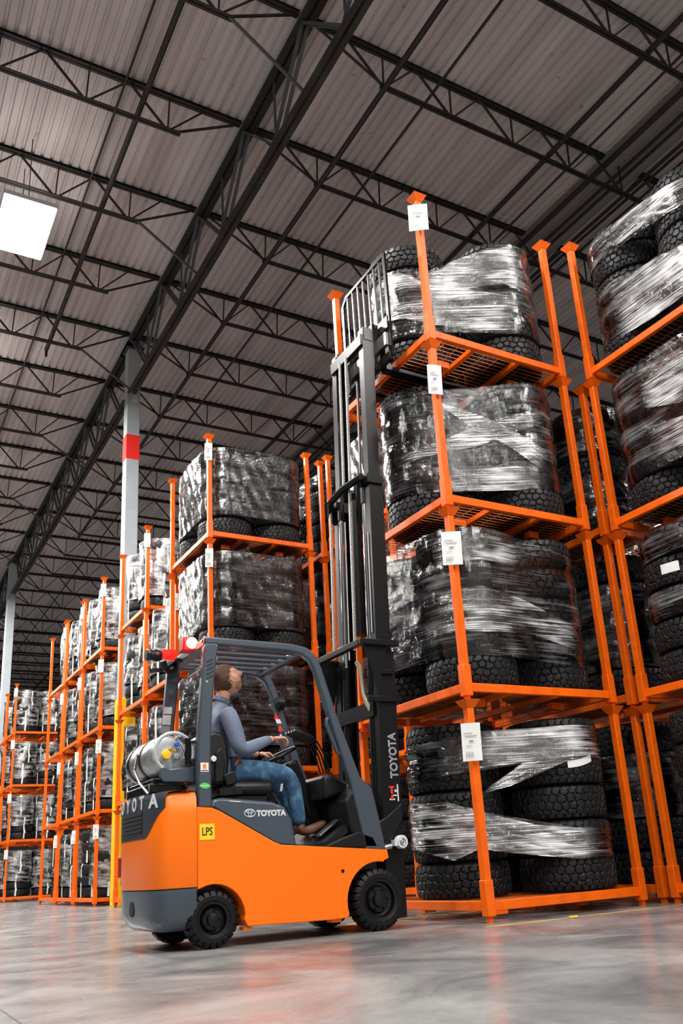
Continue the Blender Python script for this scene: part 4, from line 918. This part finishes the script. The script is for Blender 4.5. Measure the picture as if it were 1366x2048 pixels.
# cross members
part('outer_mast_crossmember', MB().box(0.03, 0.085, -0.40, 0.45, 2.155, 2.205).box(0.03, 0.40, -0.43, -0.375, 2.155, 2.205).box(0.03, 0.40, 0.375, 0.43, 2.155, 2.205), BLACKG, bev=0.006)
for a_, b_ in ((-0.39, -0.375), (0.375, 0.39)): part('outer_mast_gusset', MB().prism([(0.08, 2.155), (0.30, 2.155), (0.20, 1.80)], a_, b_), BLACKG)
part('mid_mast_crossmember', MB().tube([(mx(3.6)-0.09, 0.36, 3.60), (mx(3.68)-0.15, 0.25, 3.68), (mx(3.7)-0.15, 0.0, 3.72), (mx(3.7)-0.13, -0.30, 3.72)], 0.034, 6).box(mx(3.7)-0.10, mx(3.7)+0.06, -0.35, -0.23, 3.66, 3.74).box(mx(3.7)-0.10, mx(3.7)+0.06, 0.23, 0.35, 3.60, 3.70), BLACKG)
part('chain_pulley', MB().lathe([(0, -0.02), (0.06, -0.02), (0.06, -0.012), (0.045, -0.01), (0.045, 0.01), (0.06, 0.012), (0.06, 0.02), (0, 0.02)], 22, (mx(3.5)-0.06, 0.30, 3.55), 'y'), BLACKM)
part('inner_mast_crossmember', MB().box(mx(5.2)-0.08, mx(5.2)-0.03, -0.30, 0.30, 5.10, 5.22).box(mx(5.2)-0.05, mx(5.2)+0.05, -0.31, -0.20, 5.16, 5.30).box(mx(5.2)-0.05, mx(5.2)+0.05, 0.20, 0.31, 5.16, 5.30), BLACKG, bev=0.005)
for a_, b_, c_, d_ in ((mx(0.8)-0.10, mx(0.8)-0.04, 0.7, 0.82), (mx(1.6)-0.10, mx(1.6)-0.05, 1.60, 1.72), (mx(0.2)-0.08, mx(0.2)+0.08, 0.10, 0.22)): part('lower_mast_crossmember', MB().box(a_, b_, -0.29, 0.29, c_, d_), BLACKG)
part('mast_tie_bracket', MB().box(0.10, 0.38, -0.385, -0.355, 1.70, 1.745), BLACKG, bev=0.004); part('mast_tie_bracket', MB().box(0.24, 0.36, -0.385, -0.355, 1.93, 1.965), BLACKG, bev=0.004)
part('mast_lower_bracket', MB().prism([(0.03, 0.72), (0.20, 0.80), (0.34, 0.90), (0.345, 0.80), (0.20, 0.58), (0.06, 0.56)], -0.372, -0.352), BLACKM, bev=0.004)
tc_ = part('tilt_cylinder', MB().tube([(-0.04, -0.40, 0.545), (0.20, -0.40, 0.585)], 0.021, 12), STEEL, smooth=True)
part('tilt_rod_end', MB().lathe([(0, -0.03), (0.045, -0.03), (0.05, -0.022), (0.05, 0.022), (0.045, 0.03)], 22, (0.292, -0.40, 0.612), 'y').box(0.22, 0.29, -0.425, -0.375, 0.585, 0.63), WHITEP, parent=tc_, smooth=True)
part('pin_ring', MB().lathe([(0.018, -0.034), (0.024, -0.036), (0.028, -0.032)], 18, (0.292, -0.40, 0.612), 'y').lathe([(0, -0.036), (0.008, -0.036), (0.008, -0.03)], 10, (0.292, -0.40, 0.612), 'y'), STEEL, parent=tc_)
text('mast_lettering', 'TOYOTA', 0.098, WHITEP, FK, (mx(1.27)+0.030, -0.3512, 1.275), Matrix(((0, -1, 0), (0, 0, -1), (1, 0, 0))).to_euler(), bold=0.002, sx=0.88)
text('mast_lettering_core', 'TOYOTA', 0.098, BLACKG, FK, (mx(1.27)+0.030, -0.3534, 1.275), Matrix(((0, -1, 0), (0, 0, -1), (1, 0, 0))).to_euler(), bold=-0.003, sx=0.88)
for i, (dx, z_, w_, h_, mm) in enumerate([(0.00, 1.030, 0.050, 0.012, REDP), (0.0, 1.000, 0.018, 0.045, REDP), (0.055, 0.985, 0.012, 0.13, WHITEP), (0.0, 0.935, 0.05, 0.012, WHITEP), (0.03, 0.965, 0.05, 0.010, WHITEP), (0.0, 0.95, 0.022, 0.03, REDP), (0.035, 1.0, 0.02, 0.02, WHITEP)]):
    part('mast_caution_mark', MB().box(mx(1)+dx-w_/2, mx(1)+dx+w_/2, -0.3520, -0.3508, z_-h_/2, z_+h_/2), mm)
# hoses
part('steel_oil_pipe', MB().tube([(0.11, -0.20, 2.06), (0.14, -0.20, 2.03), (0.155, -0.20, 1.96), (0.16, -0.20, 1.80), (0.185, -0.22, 1.70), (0.21, -0.22, 1.66)], [0.016, 0.016, 0.014, 0.014, 0.017, 0.022], 10).tube([(0.135, -0.16, 2.05), (0.165, -0.16, 2.0), (0.18, -0.16, 1.80), (0.205, -0.18, 1.68)], 0.011, 8), mat('zinc_pipe', (0.62, 0.60, 0.46), 0.35, metal=0.5), smooth=True)
for i in range(5):
    d = 0.020*i
    part('hydraulic_hose', MB().tube([(0.205+d*0.4, -0.22+d, 1.67), (0.245+d*0.5, -0.25+d, 1.55), (0.300+d*0.3, -0.27+d, 1.38), (0.315+d*0.2, -0.27+d, 1.22), (0.290+d*0.2, -0.27+d, 1.02), (0.245+d*0.5, -0.25+d, 0.93-d), (0.20, -0.22+d, 0.97-d)], 0.013, 8), BLACKP, smooth=True)
part('hose_clamp', MB().box(0.20, 0.35, -0.30, -0.18, 1.18, 1.20).box(0.20, 0.33, -0.30, -0.18, 1.0, 1.015), BLACKM)
# carriage, backrest, forks
cx_ = 0.585
part('carriage', MB().box(cx_-0.03, cx_+0.01, -0.42, 0.42, 4.94, 5.03).box(cx_-0.03, cx_+0.01, -0.42, 0.42, 5.28, 5.36).box(cx_-0.10, cx_-0.03, -0.26, -0.20, 4.90, 5.40).box(cx_-0.10, cx_-0.03, 0.20, 0.26, 4.90, 5.40), BLACKG, bev=0.004)
bk = part('load_backrest', MB().box(cx_-0.012, cx_+0.012, -0.435, -0.395, 4.98, 6.12).box(cx_-0.012, cx_+0.012, 0.395, 0.435, 5.02, 6.05).bar((cx_, -0.43, 6.12), (cx_, 0.34, 6.12), 0.024, 0.034).bar((cx_, 0.33, 6.12), (cx_, 0.42, 6.04), 0.024, 0.034).box(cx_-0.012, cx_+0.012, -0.42, 0.42, 5.37, 5.43), BLACKG)
for i in range(7):
    yy = -0.315+0.105*i; part('backrest_bar', MB().box(cx_-0.008, cx_+0.008, yy-0.010, yy+0.010, 5.40, 6.11), BLACKG, parent=bk)
part('side_shift_plate', MB().box(cx_-0.05, cx_-0.012, -0.40, -0.10, 5.10, 5.24).box(cx_-0.06, cx_-0.012, 0.05, 0.40, 5.08, 5.22), STEEL, bev=0.004)
for s in (-1, 1): part('fork', MB().prism([(cx_+0.012, 4.915), (cx_+1.12, 4.925), (cx_+1.12, 4.935), (cx_+0.09, 4.955), (cx_+0.055, 4.98), (cx_+0.05, 5.36), (cx_+0.012, 5.36)], s*0.24-0.05, s*0.24+0.05), BLACKM)

# ------------------------------------------------------------------ the driver
DR = thing('person', 'man in heather blue pullover and jeans seated at the forklift controls, looking up', 'person', (-0.767, 0.79, 0))
def skin_obj(name, joints, edges, m, parent, root=0, sub=2, smooth=True):
    me = bpy.data.meshes.new(name); me.from_pydata([j[0] for j in joints], edges, [])
    o = bpy.data.objects.new(name, me); C.objects.link(o); me.materials.append(m)
    sk = o.modifiers.new('skin', 'SKIN'); sk.use_smooth_shade = True; sk.branch_smoothing = 0.4
    if not me.skin_vertices: bm = bmesh.new(); bm.from_mesh(me); bm.verts.layers.skin.verify(); bm.to_mesh(me); bm.free()
    for i, j in enumerate(joints):
        r = j[1]; me.skin_vertices[0].data[i].radius = (r, r) if not isinstance(r, tuple) else r
        me.skin_vertices[0].data[i].use_root = (i == root)
    sb = o.modifiers.new('sub', 'SUBSURF'); sb.levels = sub; sb.render_levels = sub
    bpy.context.view_layer.update()
    me2 = bpy.data.meshes.new_from_object(o.evaluated_get(bpy.context.evaluated_depsgraph_get()))
    bpy.data.objects.remove(o); me2.name = name
    for p in me2.polygons: p.use_smooth = True
    o2 = bpy.data.objects.new(name, me2); C.objects.link(o2); o2.parent = parent
    return o2
# body: one continuous figure, pelvis root
bj = [((-0.97, 0, 1.19), 0.115), ((-1.02, 0, 1.36), 0.085), ((-1.035, 0, 1.50), 0.085), ((-1.035, 0, 1.62), 0.045), ((-1.00, -0.01, 1.73), 0.055), ((-0.965, -0.015, 1.82), 0.058),
      ((-1.025, -0.165, 1.590), 0.045), ((-0.955, -0.245, 1.33), 0.042), ((-0.700, -0.17, 1.405), 0.029), ((-0.640, -0.15, 1.425), 0.026),
      ((-1.025, 0.165, 1.590), 0.045), ((-0.90, 0.26, 1.36), 0.042), ((-0.69, 0.15, 1.35), 0.028), ((-0.64, 0.12, 1.345), 0.026),
      ((-0.93, -0.10, 1.185), 0.085), ((-0.515, -0.155, 1.150), 0.056), ((-0.475, -0.150, 1.00), 0.050), ((-0.440, -0.150, 0.80), 0.036),
      ((-0.93, 0.10, 1.185), 0.085), ((-0.50, 0.16, 1.155), 0.056), ((-0.40, 0.16, 0.99), 0.050), ((-0.30, 0.16, 0.80), 0.036)]
be = [(0, 1), (1, 2), (2, 3), (3, 4), (4, 5), (3, 6), (6, 7), (7, 8), (8, 9), (3, 10), (10, 11), (11, 12), (12, 13), (0, 14), (14, 15), (15, 16), (16, 17), (0, 18), (18, 19), (19, 20), (20, 21)]
body = skin_obj('body', bj, be, SKIN, DR)
# head: shaped ellipsoid with brow, nose, lips, chin, tilted back to look up
def head():
    n, m_ = 112, 84; V = []; 
    for j in range(m_+1):
        ph = -PI/2+PI*j/m_
        for i in range(n):
            th = 2*PI*i/n
            x, y, z = 0.097*math.cos(ph)*math.cos(th), 0.073*math.cos(ph)*math.sin(th), 0.122*math.sin(ph); x = x*(1+0.06*math.cos(2*ph)**2)
            # face is +x, up is +z
            f_ = max(0, math.cos(th))*math.cos(ph)
            if z < -0.02: k = min(1, (-z-0.02)/0.09); x = x*(1-0.20*k)+0.016*k*f_; y *= (1-0.28*k)
            if x < 0: x *= 1.06; z += 0.006
            g = lambda cy, cz, sy, sz: math.exp(-((y-cy)/sy)**2-((z-cz)/sz)**2) if x > 0 else 0
            x += 0.030*g(0, -0.020, 0.015, 0.018)+0.016*g(0, 0.002, 0.012, 0.022)      # nose
            x += 0.007*g(0, 0.030, 0.045, 0.011)                                       # brow
            x -= 0.010*g(0.032, 0.010, 0.014, 0.012)+0.010*g(-0.032, 0.010, 0.014, 0.012)   # eye sockets
            x += 0.008*g(0, -0.052, 0.022, 0.006)+0.007*g(0, -0.066, 0.019, 0.006)-0.004*g(0, -0.059, 0.022, 0.003)
            x += 0.012*g(0, -0.094, 0.022, 0.014)
            V.append((x, y, z))
    F = [(j*n+i, j*n+(i+1) % n, (j+1)*n+(i+1) % n, (j+1)*n+i) for j in range(m_) for i in range(n)]
    return V, F
HM = Matrix.Translation((-0.948, -0.02, 1.895)) @ Matrix.Rotation(math.radians(-36), 4, 'Y')
def hx(p): return tuple(HM @ Vector(p))
V, F = head()
hd = build('head', MB().add([hx(v) for v in V], F), SKIN, DR, smooth='all')
for s in (-1, 1):
    build('ear', MB().add([hx((-0.005+a*0.017-b*0.004, s*(0.074+c*1.6), 0.000+b*0.034)) for a, b, c in [(-1, 0.5, 0.004), (-0.7, 1, 0.010), (0, 1.15, 0.012), (0.8, 0.9, 0.008), (0.9, 0.2, 0.003), (0.5, -0.6, 0.004), (0.1, -1.1, 0.005), (-0.5, -0.7, 0.006), (0, 0.1, -0.002), (-0.9, 0.0, 0.018), (-0.8, 0.9, 0.020), (0.1, 1.05, 0.018)]],
        [(0, 1, 8), (1, 2, 8), (2, 3, 8), (3, 4, 8), (4, 5, 8), (5, 6, 8), (6, 7, 8), (7, 0, 8), (0, 9, 10, 1), (1, 10, 11, 2)]), SKIN, hd, smooth='all', sub=1, fixn=False)
    build('eye', MB().lathe([(0, -0.010), (0.007, -0.008), (0.010, 0), (0.007, 0.008), (0, 0.010)], 12, (0, 0, 0), 'z'), WHITE, hd, smooth='all', loc=hx((0.079, s*0.032, 0.010)))
    build('pupil', MB().lathe([(0, 0.0), (0.004, 0.001), (0.0045, 0.003)], 10, (0, 0, 0), 'x'), INK, hd, loc=hx((0.0885, s*0.032, 0.012)))
hr = []; 
for i, v in enumerate(V):
    x, y, z = v; hr.append(hx((x*1.03-0.002, y*1.02, z*1.04+0.003)))
def hairy(idx):
    c = [V[k] for k in idx]; x = sum(p[0] for p in c)/len(c); z = sum(p[2] for p in c)/len(c)
    w_ = 0.004*math.sin(z*260)+0.003*math.sin(c[0][1]*300); return (z > 0.066+w_ and x < 0.080) or (x < -0.026+w_ and z > -0.066) or (x < 0.030+w_ and z > 0.036) or (x < 0.012+w_ and z > 0.012)
def beardy(idx):
    c = [V[k] for k in idx]; x = sum(p[0] for p in c)/len(c); z = sum(p[2] for p in c)/len(c); y = sum(p[1] for p in c)/len(c)
    return z < -0.048-0.25*max(0, x-0.055) and x > 0.004+0.012*math.sin(z*90) and x+0.5*z > -0.05 and not (abs(y) < 0.018 and -0.070 < z < -0.052)
build('hair', MB().add(hr, [f_ for f_ in F if hairy(f_)]), HAIR, DR, smooth='all', fixn=False).modifiers.new('s', 'SOLIDIFY').thickness = 0.004
build('beard', MB().add([hx((v[0]*1.015, v[1]*1.015, v[2]*1.012)) for v in V], [f_ for f_ in F if beardy(f_)]), BEARD, DR, smooth='all', fixn=False)
# hands with separate fingers
def hand(name, wrist, dirv, palmn, curl, side_):
    d = Vector(dirv).normalized(); n = Vector(palmn).normalized(); s = d.cross(n).normalized()*side_
    W_ = Vector(wrist); J = [(W_, 0.024), (W_+d*0.035, (0.030, 0.018)), (W_+d*0.070, (0.036, 0.015))]; E = [(0, 1), (1, 2)]
    lens = [0.078, 0.086, 0.080, 0.064]
    for k in range(4):
        base = W_+d*0.085+s*(0.030-0.020*k); pts = [base]; dd = d.copy(); L = lens[k]
        for q, fr in enumerate((0.45, 0.32, 0.23)):
            ang = curl*(0.8+0.5*q); dd = (dd*math.cos(ang)+n*math.sin(ang)).normalized(); pts.append(pts[-1]+dd*L*fr)
        o = len(J); J.append((base, 0.0095)); E.append((2, o))
        for q, p in enumerate(pts[1:]): J.append((p, 0.0088-0.0008*q)); E.append((o+q, o+q+1))
    o = len(J); J += [(W_+d*0.03+s*0.034+n*0.008, 0.012), (W_+d*0.055+s*0.050+n*0.026, 0.0105), (W_+d*0.078+s*0.048+n*0.042, 0.009)]; E += [(1, o), (o, o+1), (o+1, o+2)]
    return skin_obj(name, [(tuple(p), r) for p, r in J], E, SKIN, DR, sub=1)
hand('right_hand', (-0.635, -0.150, 1.425), (0.97, 0.12, 0.10), (0.05, 0.15, -1), 0.95, 1)
hand('left_hand', (-0.645, 0.120, 1.345), (0.85, -0.30, -0.05), (0.0, -0.1, -1), 0.95, -1)
# clothes: pullover, jeans, boots
sj = [((-0.985, 0, 1.175), (0.150, 0.125)), ((-1.03, 0, 1.32), (0.150, 0.125)), ((-1.055, 0, 1.47), (0.165, 0.130)), ((-1.045, 0, 1.605), (0.150, 0.120)), ((-1.01, -0.005, 1.695), 0.072), ((-0.995, -0.01, 1.735), 0.066),
      ((-1.020, -0.185, 1.600), 0.080), ((-0.985, -0.225, 1.46), 0.068), ((-0.950, -0.250, 1.325), 0.062), ((-0.90, -0.240, 1.322), 0.058), ((-0.78, -0.198, 1.375), 0.049), ((-0.660, -0.158, 1.418), 0.036),
      ((-1.020, 0.185, 1.600), 0.080), ((-0.96, 0.23, 1.46), 0.066), ((-0.895, 0.262, 1.350), 0.058), ((-0.78, 0.20, 1.355), 0.046), ((-0.67, 0.14, 1.348), 0.036)]
skin_obj('pullover', sj, [(0, 1), (1, 2), (2, 3), (3, 4), (4, 5), (3, 6), (6, 7), (7, 8), (8, 9), (9, 10), (10, 11), (3, 12), (12, 13), (13, 14), (14, 15), (15, 16)], SHIRT, DR)
part('collar', MB().lathe([(0.066, -0.02), (0.069, 0.0), (0.067, 0.014), (0.061, 0.016), (0.056, -0.01)], 26, (0, 0, 0)), SHIRT, parent=DR, smooth=True, loc=(-1.000, -0.008, 1.728)).rotation_euler = (0, 0.42, 0)
jj = [((-0.975, 0, 1.18), (0.145, 0.105)), ((-0.93, -0.10, 1.182), 0.098), ((-0.72, -0.135, 1.175), 0.092), ((-0.535, -0.155, 1.150), 0.076), ((-0.490, -0.153, 1.07), 0.070), ((-0.465, -0.150, 0.93), 0.064), ((-0.445, -0.150, 0.765), 0.060),
      ((-0.93, 0.10, 1.182), 0.098), ((-0.70, 0.14, 1.178), 0.090), ((-0.51, 0.16, 1.155), 0.074), ((-0.44, 0.16, 1.06), 0.068), ((-0.375, 0.16, 0.92), 0.062), ((-0.32, 0.16, 0.79), 0.058)]
skin_obj('jeans', jj, [(0, 1), (1, 2), (2, 3), (3, 4), (4, 5), (5, 6), (0, 7), (7, 8), (8, 9), (9, 10), (10, 11), (11, 12)], JEANS, DR)
for s, ox, oz in ((-1, 0.0, 0.0), (1, 0.12, 0.02)):
    yy = s*0.15
    b_ = [((-0.445+ox, yy, 0.80+oz), 0.046), ((-0.44+ox, yy, 0.725+oz), 0.044), ((-0.36+ox, yy, 0.735+oz), (0.044, 0.042)), ((-0.27+ox, yy, 0.770+oz), (0.046, 0.034)), ((-0.215+ox, yy, 0.795+oz), (0.038, 0.026))]
    skin_obj('boot', b_, [(0, 1), (1, 2), (2, 3), (3, 4)], BOOT, DR)
part('whistle_tag', MB().bar((-0.620, -0.242, 1.075), (-0.632, -0.242, 1.02), 0.004, 0.030, (0, -1, 0)), WHITE)
